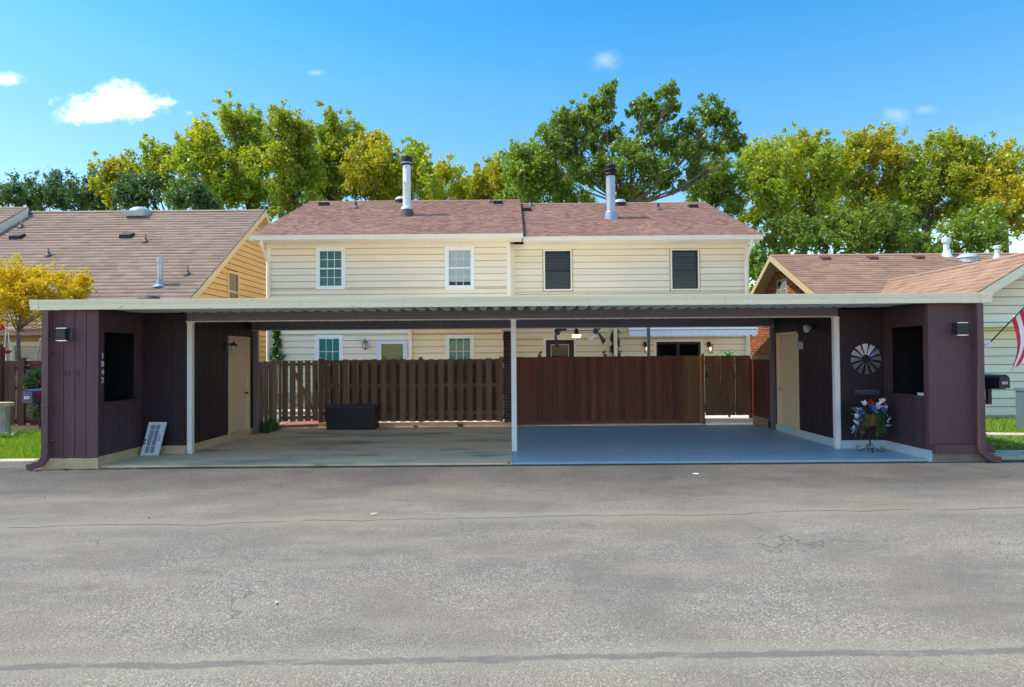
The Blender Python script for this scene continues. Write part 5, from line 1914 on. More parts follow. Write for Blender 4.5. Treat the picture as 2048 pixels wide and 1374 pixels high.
# front wall, gutter, window
fw = wall_front(nh, -34, GX - .16, EY_ + .52, 0, EZ_ - .1, [(-14.55, -13.25, 1.25, 2.22)], TANWALL)
MB().box(-34, RX, EY_ - .02, EY_ + .5, EZ_ - .16, EZ_ - .142).build('eave_soffit', TANWALL, nh)
gutter_run(-34, RX + .02, EY_ - .12, EZ_ - .155, .115, mat('rosy_gutter', (.50, .33, .28), .5), nh)
double_hung(nh, 'window', -14.55, -13.25, 1.25, 2.22, EY_ + .52, CREAMTRIM, CREAMTRIM, GLASSCLEAR, None, None, TEALBLIND, trim=.07, slat=.07)
MB().box(-34, GX - .2, EY_ + 3.5, EY_ + 3.6, 0, 3.5).build('inner_wall', CURTAIN, nh)
q = P(80, 662, 18.5)
MB().tube([(q.x + .3, 18.38, 2.5), (q.x + .1, 18.4, 2.35), (q.x - .25, 18.75, 1.98), (q.x - .33, 18.8, 1.85), (q.x - .36, 18.82, 1.2)], .032, 6).build('downspout', CREAMTRIM, nh)
# raised roof of the next unit, with pale rake
X2 = P(55, 416, 25.6).x
m = MB()
ry, rz = 25.6, P(30, 414, 25.6).z
m.prism([(X2, ry, rz), (X2, ry - 7, rz - 7 * nsl), (X2, ry - 7, rz - 7 * nsl - .12), (X2, ry, rz - .12), (X2, ry + 6, rz - 6 * nsl - .12), (X2, ry + 6, rz - 6 * nsl)], (-14, 0, 0))
up = m.build('upper_roof', SHINGLETAN, nh)
shingle_plane('shingles', up, -24.5, X2 + .03, ry - 7.03, rz - 7 * nsl - .01, ry, rz + .005, SHINGLETAN, .235, .42, 9)
m = MB()
m.prism([(X2 + .001, ry, rz - .03), (X2 + .001, ry - 7, rz - 7 * nsl - .03), (X2 + .001, ry - 7, rz - 7 * nsl - .42), (X2 + .001, ry, rz - .42)], (.03, 0, 0))
m.build('rake_board', CREAMTRIM, nh)
# roof hardware
for u, v in ((28, 480), (249, 478)):
    q = roof_point(u, v, EY_, EZ_, nsl)
    vent_box(q.x, q.y, q.z, .40, nroof, VENTBLACK, nsl, .16)
for u, v in ((43, 455), (97, 512), (291, 484), (375, 549)):
    q = roof_point(u, v, EY_, EZ_, nsl)
    pipe_vent(q.x, q.y, q.z, .16, nroof, PINKPIPE, LEAD, .035)
q = roof_point(320, 571, EY_, EZ_, nsl)
fl = MB().lathe((q.x, q.y, q.z - .06), [(.22, 0), (.20, .05), (.12, .09), (.08, .26)], 14).build('flue_flashing', GALV, nroof, True)
MB().lathe((q.x, q.y, q.z + .201), [(.075, 0), (.075, .52)], 14).build('flue_pipe', GALV, fl, True)
MB().lathe((q.x, q.y, q.z + .722), [(.10, 0), (.105, .08), (.10, .16), (.04, .19)], 14).build('flue_cap', GALV, fl, True)
q = roof_point(277, 432, EY_, EZ_, nsl)
sk = MB().box(q.x - .40, q.x + .40, q.y - .3, q.y + .6, q.z - .05, q.z + .12).build('vent_base', DOMEGREY, nroof)
MB().lathe((q.x, q.y + .15, q.z + .121), [(.40, 0), (.42, .05), (.38, .15), (.22, .24), (.05, .27)], 16).build('vent_dome', DOMEGREY, sk, True)
q = roof_point(300, 597, EY_, EZ_, nsl)
MB().lathe((q.x, q.y, q.z - .15), [(.36, 0), (.36, .12), (.28, .2), (.05, .25)], 18).build('attic_fan', VENTBLACK, nroof, True)

# ------------------------------------------------------------------ neighbour on the right: brick gable and sage wing
BY, BZ = 26.5, 5.80
bsl = .505
bh = thing('house', 'brick house with russet shingle roof and sage siding wing on the right', 'house', (16, 22, 0))
BX = P(1541, 512, BY).x
EYB = 20.1
EZB = BZ - bsl * (BY - EYB)
ybk = BY + 5.4
zbk = BZ - .60 * 5.4
rf = MB()
rf.prism([(BX, EYB, EZB - .005), (BX, BY, BZ - .005), (BX, ybk, zbk - .005), (BX, ybk, zbk - .14), (BX, BY, BZ - .14), (BX, EYB, EZB - .14)], (24, 0, 0))
broof = rf.build('roof', SHINGLERED, bh)
WR, WRZ, WSL = 13.85, 4.44, .60
def wing_z(x):
    return WRZ - WSL * abs(x - WR)
shingle_plane('shingles', broof, BX - .02, 24, EYB - .03, EZB - .015, BY, BZ, SHINGLERED, .235, .42, 12,
              clip=lambda x, y: not (10.5 < x < 17.2 and wing_z(x) > BZ - bsl * (BY - y) + .02))
MB().prism([(BX - .02, BY - .15, BZ - .05), (BX - .02, BY, BZ + .025), (BX - .02, BY + .15, BZ - .06)], (24, 0, 0)).build('ridge_cap', SHINGLERED, broof)
BTRIM = mat('sand_trim', (.56, .45, .27), .55)
for y0_, z0_ in ((EYB, EZB), (ybk, zbk)):
    m = MB()
    m.prism([(BX - .03, BY, BZ - .02), (BX - .03, y0_, z0_ - .02), (BX - .03, y0_, z0_ - .25), (BX - .03, BY, BZ - .25)], (.029, 0, 0))
    m.build('rake_board', BTRIM, bh)
    m = MB()
    m.prism([(BX, BY, BZ - .142), (BX, y0_, z0_ - .142), (BX, y0_, z0_ - .165), (BX, BY, BZ - .165)], (.62, 0, 0))
    m.build('soffit', BTRIM, bh)
BWX = BX + .5
m = MB()
m.prism([(BWX, EYB + .5, 0), (BWX, ybk - .5, 0), (BWX, ybk - .5, zbk + .1), (BWX, BY, BZ - .2), (BWX, EYB + .5, EZB + .05)], (.15, 0, 0))
bw = m.build('gable_wall', MORTAR, bh)
q0, q1 = BWX * FPX / (1575.5 - 1024), BWX * FPX / (1558 - 1024)
wz1, wz0 = P(1566, 562, (q0 + q1) / 2).z, P(1566, 562, (q0 + q1) / 2).z - 1.0
V, F = [], []
z, i = .02, 0
rs = np.random.RandomState(4)
while z < BZ - .25:
    y = EYB + .5 - (.11 if i % 2 else 0)
    lo = max(EYB + .5, BY - (BZ - .22 - z) / bsl)
    hi = min(ybk - .5, BY + (BZ - .22 - z) / .6)
    while y < hi:
        a, b = max(y, lo), min(y + .212, hi)
        y += .222
        if b - a < .03 or (z > wz0 - .1 and z < wz1 + .02 and b > q0 - .05 and a < q1 + .05):
            continue
        k_ = len(V)
        xx = BWX - .012 - rs.uniform(0, .004)
        V += [(xx, a, z), (xx, b, z), (xx, b, z + .062), (xx, a, z + .062), (BWX, a, z), (BWX, b, z), (BWX, b, z + .062), (BWX, a, z + .062)]
        F += [(k_, k_ + 3, k_ + 2, k_ + 1), (k_, k_ + 1, k_ + 5, k_ + 4), (k_ + 2, k_ + 3, k_ + 7, k_ + 6), (k_, k_ + 4, k_ + 7, k_ + 3), (k_ + 1, k_ + 2, k_ + 6, k_ + 5)]
    z += .074
    i += 1
tag(raw('bricks', np.array(V), np.array(F), BRICK, bw), kind='stuff')
m = MB()
m.box(BWX - .03, BWX + .03, q0 - .06, q0, wz0, wz1 + .06)
m.box(BWX - .03, BWX + .03, q1, q1 + .06, wz0, wz1 + .06)
m.box(BWX - .03, BWX + .03, q0, q1, wz1, wz1 + .06)
m.box(BWX - .04, BWX + .03, q0 - .06, q1 + .06, wz0 - .07, wz0)
bwin = m.build('window', BTRIM, bh)
MB().quad((BWX - .014, q0, wz0), (BWX - .014, q1, wz0), (BWX - .014, q1, wz1), (BWX - .014, q0, wz1)).build('pane', mat('dark_window_glass', (.03, .035, .04), .08), bwin)
for zz in (.33, .66):
    MB().box(BWX - .022, BWX - .015, q0, q1, wz0 + (wz1 - wz0) * zz - .012, wz0 + (wz1 - wz0) * zz + .012).build('muntin', BTRIM, bwin)
MB().box(BWX - .021, BWX - .016, (q0 + q1) / 2 - .012, (q0 + q1) / 2 + .012, wz0, wz1).build('muntin', BTRIM, bwin)
MB().box(BWX - .03, BWX + .02, BY - .75, BY + .65, BZ - .62, BZ - .53).build('gable_trim', BTRIM, bh)
MB().box(BWX + .16, 34, EYB + .5, EYB + .62, 0, EZB).build('front_wall', TANWALL, bh)
# roof hardware
for u, v in ((1654, 521), (1749, 520), (1842, 519)):
    q = roof_point(u, v, EYB, EZB, bsl)
    vent_box(q.x, q.y, q.z, .34, broof, VENTBROWN, bsl, .12)
for u, v, h_, r_ in ((1893, 511, .62, .11), (1994, 518, .42, .085)):
    q = roof_point(u, v, EYB, EZB, bsl)
    o = MB().lathe((q.x, q.y, q.z - .1), [(r_ * 2.2, 0), (r_ * 1.7, .12), (r_ * 1.1, .28)], 14).build('flue_flashing', CHIMNEYWHITE, broof, True)
    MB().lathe((q.x, q.y, q.z + .181), [(r_, 0), (r_, h_ * .55)], 14).build('flue_pipe', CHIMNEYWHITE, o, True)
    MB().lathe((q.x, q.y, q.z + .182 + h_ * .55), [(r_ * 1.5, 0), (r_ * 1.6, h_ * .25), (r_ * 1.2, h_ * .3)], 14).build('flue_cap', CHIMNEYWHITE, o, True)
q = roof_point(1935, 520, EYB, EZB, bsl)
o = MB().lathe((q.x, q.y, q.z - .12), [(.36, 0), (.34, .2)], 16).build('vent_base', DOMEGREY, broof)
MB().lathe((q.x, q.y, q.z + .081), [(.38, 0), (.36, .06), (.24, .15), (.05, .19)], 16).build('vent_dome', DOMEGREY, o, True)
# wing
WY = 16.7
wing = MB()
wx0 = WR - 3.1
zz0 = wing_z(wx0)
wing.prism([(wx0, WY, zz0), (WR, WY, WRZ), (2 * WR - wx0, WY, zz0), (2 * WR - wx0, WY, zz0 - .12), (WR, WY, WRZ - .12), (wx0, WY, zz0 - .12)], (0, 7.6, 0))
wroof = wing.build('wing_roof', SHINGLERED, bh)
# shingles of the wing's left slope (run along Y)
rs = np.random.RandomState(21)
V, F = [], []
Ls = math.hypot(WR - wx0, WRZ - zz0)
n = int(Ls / .235)
dx, dz = (WR - wx0) / Ls, (WRZ - zz0) / Ls
for r_ in range(n):
    s0, s1 = r_ * Ls / n - rs.uniform(0, .01), (r_ + 1.06) * Ls / n
    y = WY - rs.uniform(0, .3)
    while y < WY + 7.7:
        w = .42 * rs.uniform(.55, 1.3)
        a, b = max(y, WY - .03), y + w
        y += w
        xm = wx0 + dx * (s0 + s1) / 2
        if wing_z(xm) < BZ - bsl * (BY - (a + b) / 2) - .05:
            continue
        th = rs.choice((.014, .014, .026))
        k_ = len(V)
        for sv, hh in ((s0, th), (s1, .004)):
            for yv in (a, b):
                V.append((wx0 + dx * sv - dz * hh, yv, zz0 + dz * sv + dx * hh))
        V += [(wx0 + dx * s0, a, zz0 + dz * s0), (wx0 + dx * s0, b, zz0 + dz * s0)]
        F += [(k_, k_ + 2, k_ + 3, k_ + 1), (k_ + 4, k_, k_ + 1, k_ + 5)]
tag(raw('shingles', np.array(V), np.array(F), SHINGLERED, wroof), kind='stuff')
MB().prism([(WR - .14, WY - .03, WRZ - .05), (WR, WY - .03, WRZ + .03), (WR + .14, WY - .03, WRZ - .05)], (0, 7.3, 0)).build('ridge_cap', SHINGLERED, wroof)
STRIM = mat('sage_trim', (0.86, 0.8, 0.6), .5)
for sx in (-1, 1):
    m = MB()
    xe, ze = WR + sx * 3.12, wing_z(WR + 3.12)
    m.prism([(WR, WY - .03, WRZ - .02), (xe, WY - .03, ze - .02), (xe, WY - .03, ze - .27), (WR, WY - .03, WRZ - .27)], (0, .028, 0))
    m.build('rake_board', STRIM, bh)
MB().box(wx0 + .02, WR + 3.1, WY, WY + .40, zz0 - .15, zz0 - .13).build('soffit', STRIM, bh)
wy = WY + .42
m = MB()
wl_, wr_ = WR - 2.75, WR + 2.75
m.prism([(wl_, wy, .1), (wr_, wy, .1), (wr_, wy, wing_z(wl_) - .06), (WR, wy, WRZ - .16), (wl_, wy, wing_z(wl_) - .06)], (0, .14, 0))
ww = m.build('wing_gable_wall', LAPSHADESAGE, bh)
z, ex = .13, .222
while z < WRZ - .35:
    half = min(2.75, (WRZ - .2 - (z + ex * .5)) / WSL)
    if half > .15:
        piece('siding_board', SAGE, ww, WR - half, WR + half, wy - .034, wy, z, z + ex - .022, 'wedgey')
    z += ex
MB().box(wl_, wl_ + .14, wy + .141, 22.5, .1, wing_z(wl_) - .06).build('wing_side_wall', SAGE, bh)
MB().box(wl_ - .02, wr_, wy - .03, wy + .1, 0, .125).build('wing_foundation', TANCONC, bh)

# ------------------------------------------------------------------ mailboxes, utility box, flag
def mailbox(label, c, rotz, number, body_m, flag, arm_dx):
    """local frame: the door faces -Y, the box runs back along +Y"""
    t = thing('mailbox', label, 'mailbox', c, 'arched mailboxes on the shed sides', rotz=rotz)
    w, h, ln = .098, .135, .46
    def arch(y, k=1.0):
        pts = [(-w * k, y, 0), (w * k, y, 0)]
        for i in range(9):
            a = math.pi * i / 8
            pts.append((w * k * math.cos(a), y, h + w * k * math.sin(a)))
        return pts
    m = MB().prism(arch(0.0), (0, ln, 0))
    m.f = [f[::-1] for f in m.f]
    b = m.build('body', body_m, t)
    m = MB().prism(arch(-.022, 1.05), (0, .021, 0))
    m.f = [f[::-1] for f in m.f]
    d_ = m.build('door', body_m, t)
    MB().box(-.05, .05, -.0285, -.0225, .07, .115).build('number_plate', DIGITWHITE, d_)
    text_mesh('number', number, .042, BLACKMETAL, d_, (0, -.029, .092), (math.pi / 2, 0, 0), .001)
    MB().tube([(0, -.023, h + w * .75), (0, -.05, h + w * .8), (0, -.05, h + w * .95)], .008, 6).build('latch', body_m, d_)
    MB().box(-.09, .09, .05, .42, -.02, -.001).build('mount_board', BLACKMETAL, t)
    if flag:
        MB().box(w + .002, w + .01, .10, .30, .12, .15).build('flag', REDPLASTIC, t)
        MB().box(w + .0105, w + .014, .08, .11, .10, .17).build('flag_pivot', REDPLASTIC, t)
    MB().box(-.035, .035, .28, .34, -.30, -.021).build('arm', BLACKMETAL, t)
    m = MB()
    m.box(min(0, arm_dx), max(0, arm_dx), .30, .33, -.30, -.22)
    m.build('bracket', BLACKMETAL, t)
    return t


p = P(54, 806, 11.2)
mailbox('slate blue arched mailbox with red flag beside the left shed', (p.x + .02, 11.2, p.z), R(-9), '1042', BLUEMAIL, True, .35)
p = P(2003, 776, 11.3)
mailbox('black arched mailbox with white number plate beside the right shed', (p.x, 11.25, p.z), R(7), '1037', NAVYMETAL, False, -.35)

p = Vector((11.40, 14.2, 0))
t = thing('utility_box', 'blue-grey utility pedestal box on the right lawn', 'utility box', (p.x + .3, 14.4, .05))
MB().box(p.x, p.x + .62, 14.2, 14.75, .055, .90).build('cabinet', UTILITY, t)
m = MB()
m.prism([(p.x - .015, 14.18, .901), (p.x + .635, 14.18, .901), (p.x + .635, 14.20, .96), (p.x + .60, 14.24, .975), (p.x + .02, 14.24, .975), (p.x - .015, 14.20, .96)], (0, .58, 0))
m.build('lid', UTILITY, t)
MB().tube([(p.x + .09, 14.2, .82), (p.x + .09, 14.185, .82)], .018, 8).build('lock', BLACKMETAL, t)

# flag on a slanted pole
base = Vector((7.90, 10.84, P(1968, 690, 10.84).z))
tip = base + Vector((1.12, -.20, 1.24))
t = thing('flag', 'striped American flag on a slanted pole fixed to the right shed', 'flag', tuple(base))
MB().box(base.x - .035, base.x + .02, base.y - .02, base.y + .015, base.z - .045, base.z + .045).build('bracket_plate', WHITEMETAL, t)
MB().tube([base + Vector((0, -.02, -.02)), base + Vector((.06, -.03, .05))], .02, 8).build('bracket_socket', WHITEMETAL, t)
pole = MB().tube([base + Vector((.04, -.03, .03)), tip], .0125, 8).build('pole', mat('dark_pole_wood', (.07, .04, .03), .5), t)
hoist0, hoist1 = base.lerp(tip, .345), base.lerp(tip, .985)
NS, NF = 13, 26


def flag_pt(s, f):
    """s: 0 at the pole tip .. 1 at the foot of the hoist; f: 0 at the hoist .. 1 at the fly end"""
    h_ = hoist1.lerp(hoist0, s)
    ln = .98
    sway = Vector((.12 * math.sin(f * 2.9) - .05 * f + .03 * math.sin(9 * s + 3 * f) * f, -.05 * math.sin(6 * s + 4 * f) * f - .05 * math.sin(11 * s + 2 * f) * (f ** .7), 0))
    gather = Vector((-(h_.x - hoist0.x) * .16 * f, 0, -(h_.z - hoist0.z) * .25 * f))
    return h_ + Vector((0, 0, -ln * f * (.82 + .1 * f))) + sway + gather


for i in range(NS):
    for q0, q1, canton in ((0, 10 if i < 7 else 0, True), (10 if i < 7 else 0, NF, False)):
        if q1 <= q0:
            continue
        m = MB()
        for f_ in range(q0, q1 + 1):
            for s_ in range(4):
                m.v.append(tuple(flag_pt((i + s_ / 3) / NS, f_ / NF)))
        for f_ in range(q1 - q0):
            for s_ in range(3):
                m.f.append((4 * f_ + s_, 4 * f_ + s_ + 1, 4 * f_ + s_ + 5, 4 * f_ + s_ + 4))
        m.build('canton_strip' if canton else 'stripe', FLAGBLUE if canton else (FLAGRED if i % 2 == 0 else FLAGWHITE), t, True)
m = MB()
for r_ in range(9):
    for c_ in range(6 if r_ % 2 == 0 else 5):
        s_ = (r_ + .8) / 10 * 7 / NS
        f_ = (c_ + (.6 if r_ % 2 == 0 else 1.1)) / 6.2 * 10 / NF
        c0 = flag_pt(s_, f_)
        e1 = (flag_pt(s_ + .01, f_) - c0).normalized()
        e2 = (flag_pt(s_, f_ + .01) - c0).normalized()
        nn = e1.cross(e2).normalized()
        for sg in (-1, 1):
            pts = []
            for k_ in range(10):
                rr = .013 if k_ % 2 == 0 else .0055
                a = k_ * math.pi / 5
                pts.append(c0 + e1 * rr * math.cos(a) + e2 * rr * math.sin(a) + nn * .0025 * sg)
            m.quad(*pts)
tag(m.build('stars', FLAGWHITE, t), kind='stuff')
for k_ in range(3):
    c0 = hoist1.lerp(hoist0, .05 + .45 * k_)
    dv = (tip - base).normalized() * .012
    MB().tube([c0 - dv, c0 + dv], .017, 8).build('hoist_ring', FLAGWHITE, t)

# ------------------------------------------------------------------ left yard
lf = thing('fence', 'dark redwood privacy fence with square posts behind the left lawn', 'fence', (-13, 16.8, 0))
x = -19.0
while x < -8.0:
    if abs((x + .09) - P(48, 760, 16.8).x) > .14:
        piece('fence_board', FENCEDARK, lf, x, x + .17, 16.80, 16.82, .10, 1.66)
    x += .187
for z in (.14, 1.0, 1.52):
    piece('rail', FENCEDARK, lf, -19, -7.95, 16.825, 16.87, z, z + .09)
piece('cap_rail', FENCEDARK, lf, -19, -7.95, 16.76, 16.83, 1.662, 1.75)
for x in (P(48, 760, 16.8).x, P(48, 760, 16.8).x + 2.4, P(48, 760, 16.8).x - 2.4):
    piece('post', FENCEDARK, lf, x - .085, x + .085, 16.70, 16.755, .06, 1.80)
    MB().box(x - .1, x + .1, 16.68, 16.80, 1.801, 1.825).build('post_cap', FENCEDARK, lf)
px_ = P(48, 760, 16.8).x
piece('lattice_rail', FENCEDARK, lf, px_ + .1, -7.95, 16.72, 16.75, .60, .68)
piece('lattice_rail', FENCEDARK, lf, px_ + .1, -7.95, 16.72, 16.75, .22, .30)
for i in range(9):
    piece('lattice_slat', FENCEDARK, lf, px_ + .22 + i * .17, px_ + .31 + i * .17, 16.722, 16.748, .30, .60)
p = P(2, 745, 15.6)
t = thing('gate_post', 'near dark redwood post at the left edge of the picture', 'post', (p.x - .06, 15.6, .05))
piece('shaft', FENCEDARK, t, p.x - .10, p.x + .03, 15.55, 15.68, .05, 2.06)
MB().lathe((p.x - .035, 15.615, 2.061), [(.09, 0), (.09, .02), (.05, .05), (.06, .08), (.02, .12)], 12).build('cap', FENCEDARK, t, True)

# stone bench
p = P(8, 808, 14.9)
t = thing('stone_bench', 'rough tan stone bench at the left edge above strap-leaved plants', 'bench', (p.x - .3, 14.9, .05))
m = MB()
rs = np.random.RandomState(2)
pts = []
for i in range(14):
    a = 2 * math.pi * i / 14
    rr = 1 + rs.uniform(-.08, .08)
    pts.append((p.x - .30 + .55 * rr * math.cos(a), 14.9 + .22 * rr * math.sin(a), p.z - .05))
m.prism(pts, (0, 0, .085))
m.build('seat_slab', STONETOP, t)
for xx in (p.x + .0, p.x - .62):
    MB().lathe((xx, 14.9, .05), [(.17, 0), (.15, .10), (.12, .20), (.13, p.z - .102)], 9).build('pedestal', STONE, t)
# strap-leaved plants
for k_, (u, yv, n) in enumerate(((6, 14.2, 20), (22, 14.35, 16), (-12, 14.1, 18))):
    q = P(u, 862, yv)
    strap_plant('strap_plant', ['pale strap-leaved plant under the stone bench', 'striped strap-leaved plant nearest the mulch in front of the redwood fence', 'strap-leaved plant cut off by the left picture edge'][k_], 'plant', (q.x, yv, .055), n, .42, 1.7, STRAP, .016, 40 + k_)
# round shrub behind the mailbox
p = P(76, 760, 16.2)
t = thing('shrub', 'small rounded green conifer shrub behind the blue mailbox', 'shrub', (p.x, 16.2, .08))
rs = np.random.RandomState(8)
d_ = rs.normal(size=(2600, 3))
d_ /= np.linalg.norm(d_, axis=1)[:, None]
cs = d_ * (.40, .36, .36) * rs.uniform(.6, 1.0, 2600)[:, None] + (p.x + .08, 16.2, 1.22)
leaf_object('foliage', cs, .036, LEAF_SHRUB, t, 8, .4)
cs = d_[:900] * (.26, .26, .42) * rs.uniform(.4, 1.0, 900)[:, None] + (p.x + .1, 16.2, .56)
leaf_object('foliage', cs, .034, LEAF_SHRUB, t, 9, .4)
MB().tube([(p.x + .05, 16.2, .06), (p.x + .05, 16.2, 1.0)], .025, 6).build('stem', BARK, t)
# hanging things in front of the left house
p = P(14, 700, 17.3)
t = thing('hanging_basket', 'white corded hanger with a small dark red bowl under the yellow maple', 'hanging basket', (p.x, 17.3, p.z))
for dx in (-.07, .07):
    MB().tube([(p.x + dx * .5, 17.3, p.z + .48), (p.x + dx, 17.3, p.z)], .012, 5).build('cord', FLAGWHITE, t)
MB().tube([(p.x - .04, 17.3, p.z + .48), (p.x + .04, 17.3, p.z + .48)], .012, 5).build('spreader', FLAGWHITE, t)
MB().tube([(p.x, 17.3, p.z + .48), (p.x, 17.3, p.z + .62), (p.x - .02, 17.3, p.z + 1.1)], .006, 5).build('hook', BLACKMETAL, t)
MB().lathe((p.x, 17.3, p.z - .10), [(.03, 0), (.10, .05), (.11, .09)], 12).build('bowl', FLAGRED, t, True)
MB().tube([(p.x - .02, 17.3, p.z - .10), (p.x - .02, 17.3, p.z - .40)], .016, 5).build('tassel', FLAGWHITE, t)
p = P(3, 650, 17.0)
t = thing('feeder', 'red bird feeder hanging at the left picture edge', 'bird feeder', (p.x, 17.0, p.z - .2))
MB().lathe((p.x - .02, 17.0, p.z - .14), [(.02, 0), (.10, .03), (.09, .09), (.05, .12), (.05, .24), (.08, .27), (.01, .33)], 12).build('bottle', REDPLASTIC, t, True)
MB().tube([(p.x - .02, 17, p.z + .18), (p.x - .03, 17, p.z + .8)], .005, 4).build('wire', BLACKMETAL, t)

# leaf litter gathered at the edges
rs = np.random.RandomState(31)
pts = []
for (x0_, x1_, y0_, y1_, n_, z_) in ((-8.1, -7.2, 10.55, 11.0, 90, -.028), (7.5, 9.6, 10.6, 11.04, 130, -.028), (-6.06, -5.6, 12.4, 16.4, 80, .006), (-4.9, -.3, 16.2, 16.49, 70, .006), (-5.5, 6.5, 11.2, 16, 22, .008), (-8, 9, 6, 10.8, 28, -.03), (8.05, 9.8, 11.05, 11.7, 60, .026)):
    pts.append(np.stack([rs.uniform(x0_, x1_, n_), rs.uniform(y0_, y1_, n_), np.full(n_, z_)], 1))
pts = np.concatenate(pts)
n_ = len(pts)
ang = rs.uniform(0, 2 * np.pi, n_)
sz = rs.uniform(.006, .022, n_)
dx_ = np.stack([np.cos(ang) * sz, np.sin(ang) * sz, rs.uniform(0, .004, n_)], 1)
dy_ = np.stack([-np.sin(ang) * sz * .5, np.cos(ang) * sz * .5, rs.uniform(0, .006, n_)], 1)
V = np.stack([pts - dx_, pts - dy_ + (0, 0, .006), pts + dx_, pts + dy_ + (0, 0, .006)], 1).reshape(-1, 3)
lit = raw('leaf_litter', V, np.arange(4 * n_).reshape(n_, 4), mat('brown_litter', (.12, .075, .045), .9, isl=.6))
tag(lit, 'scattered brown leaf bits along the slab and wall edges', 'leaf litter', kind='stuff')

# litter on the road
LEAFDRY = mat('dry_leaf', (.50, .42, .28), .8)
for k_, (u, v, lab) in enumerate(((748, 1027, 'pale dry leaf lying on the road left of centre'), (1392, 947, 'white scrap on the road in front of the blue floor'), (553, 1205, 'white pebble on the near left road'))):
    dpt_ = 1300 * 1.835 / (v - 710 + .0078 * (u - 1024))
    q = P(u, v, dpt_)
    m = MB()
    r_ = (.04, .045, .012)[k_]
    pts = [(q.x + r_ * math.cos(a) * (1 + .3 * math.sin(3 * a)), q.y + r_ * 1.2 * math.sin(a), -.031) for a in [i * math.pi / 5 for i in range(10)]]
    m.prism(pts, (0, 0, .004 if k_ < 2 else .015))
    tag(m.build('fallen_leaf' if k_ == 0 else ('paper_scrap' if k_ == 1 else 'pebble'), LEAFDRY if k_ == 0 else PALECONC), lab, ('leaf', 'scrap', 'pebble')[k_])

# ------------------------------------------------------------------ trees
def branch_path(a, b, rs, bend=.12, n=6):
    a, b = Vector(a), Vector(b)
    ln = (b - a).length
    out = []
    sx, sy = rs.normal(0, bend) * ln, rs.normal(0, bend) * ln
    for i in range(n):
        q = i / (n - 1)
        p = a.lerp(b, q)
        arch_ = math.sin(q * math.pi)
        out.append(p + Vector((sx * arch_, sy * arch_, -.10 * ln * arch_)))
    return out


def tree(label, Y, tu, lobes, leafm, barkm=None, leaf=.105, dens=1.0, seed=1, trunk_r=.2, fork_v=None, name='tree', group='trees behind the houses', spread=1.3, twigs=2, cat='tree', ls=1.18):
    rs = np.random.RandomState(seed)
    base = P(tu, 700, Y)
    t = thing(name, label, cat, (base.x, Y, -.09), group)
    k = Y / FPX
    vs_ = [l[1] for l in lobes]
    fv = fork_v if fork_v else (sum(vs_) / len(vs_) + 95)
    fork = P(tu, fv, Y)
    tr = MB()
    tr.tube(branch_path((base.x, Y, -.1), fork, rs, .02, 7), [trunk_r * (1.25 - .4 * i / 6) for i in range(7)], 8)
    # leader and limbs
    cents, shades = [], []
    limb_ends = []
    for (u, v, r_) in lobes:
        c = P(u, v, Y)
        rm = r_ * k * ls
        c = Vector((c.x, Y + rs.uniform(-1, 1) * rm * 1.3, c.z))
        start = fork.lerp(Vector((base.x, Y, fork.z + .4)), rs.uniform(0, .6))
        pp = branch_path(start, c + Vector((0, 0, rm * .3)), rs, .09, 7)
        r0 = trunk_r * rs.uniform(.2, .36)
        tr.tube(pp, [r0 * (1 - .82 * i / 6) for i in range(7)], 6, False)
        nsub = 26
        for s_ in range(nsub):
            d_ = rs.normal(size=3)
            d_ /= np.linalg.norm(d_)
            d_[2] = d_[2] * 1.1 + .1
            out_ = s_ % 6 == 5
            e = c + Vector((d_[0] * spread, d_[1] * spread, d_[2])) * rm * (rs.uniform(1.15, 1.5) if out_ else rs.uniform(.25, 1.1))
            rr = rm * (rs.uniform(.10, .17) if out_ else rs.uniform(.14, .34))
            n = int(dens * 1.7 * (rr / leaf) ** 2 * 5.2)
            g_ = rs.normal(size=(n, 3)) * (rr * .66, rr * .66, rr * .8)
            cents.append(np.array(e) + g_)
            if s_ < twigs:
                tr.tube(branch_path(pp[3 + rs.randint(0, 3)], e, rs, .08, 4), [r0 * .28, r0 * .2, r0 * .12, r0 * .05], 4, False)
            # ragged sprigs
            for _ in range(1 + s_ % 2):
                dd = rs.normal(size=3)
                dd[2] = abs(dd[2]) * 1.2
                dd /= np.linalg.norm(dd)
                q_ = np.linspace(.6, 2.0, 10)[:, None]
                cents.append(np.array(e) + dd * rr * q_ + rs.normal(size=(10, 3)) * leaf * .8)
    tr.build('trunk', barkm or BARK, t, True)
    leaf_object('crown', np.concatenate(cents), leaf, leafm, t, seed + 100, .62)
    return t


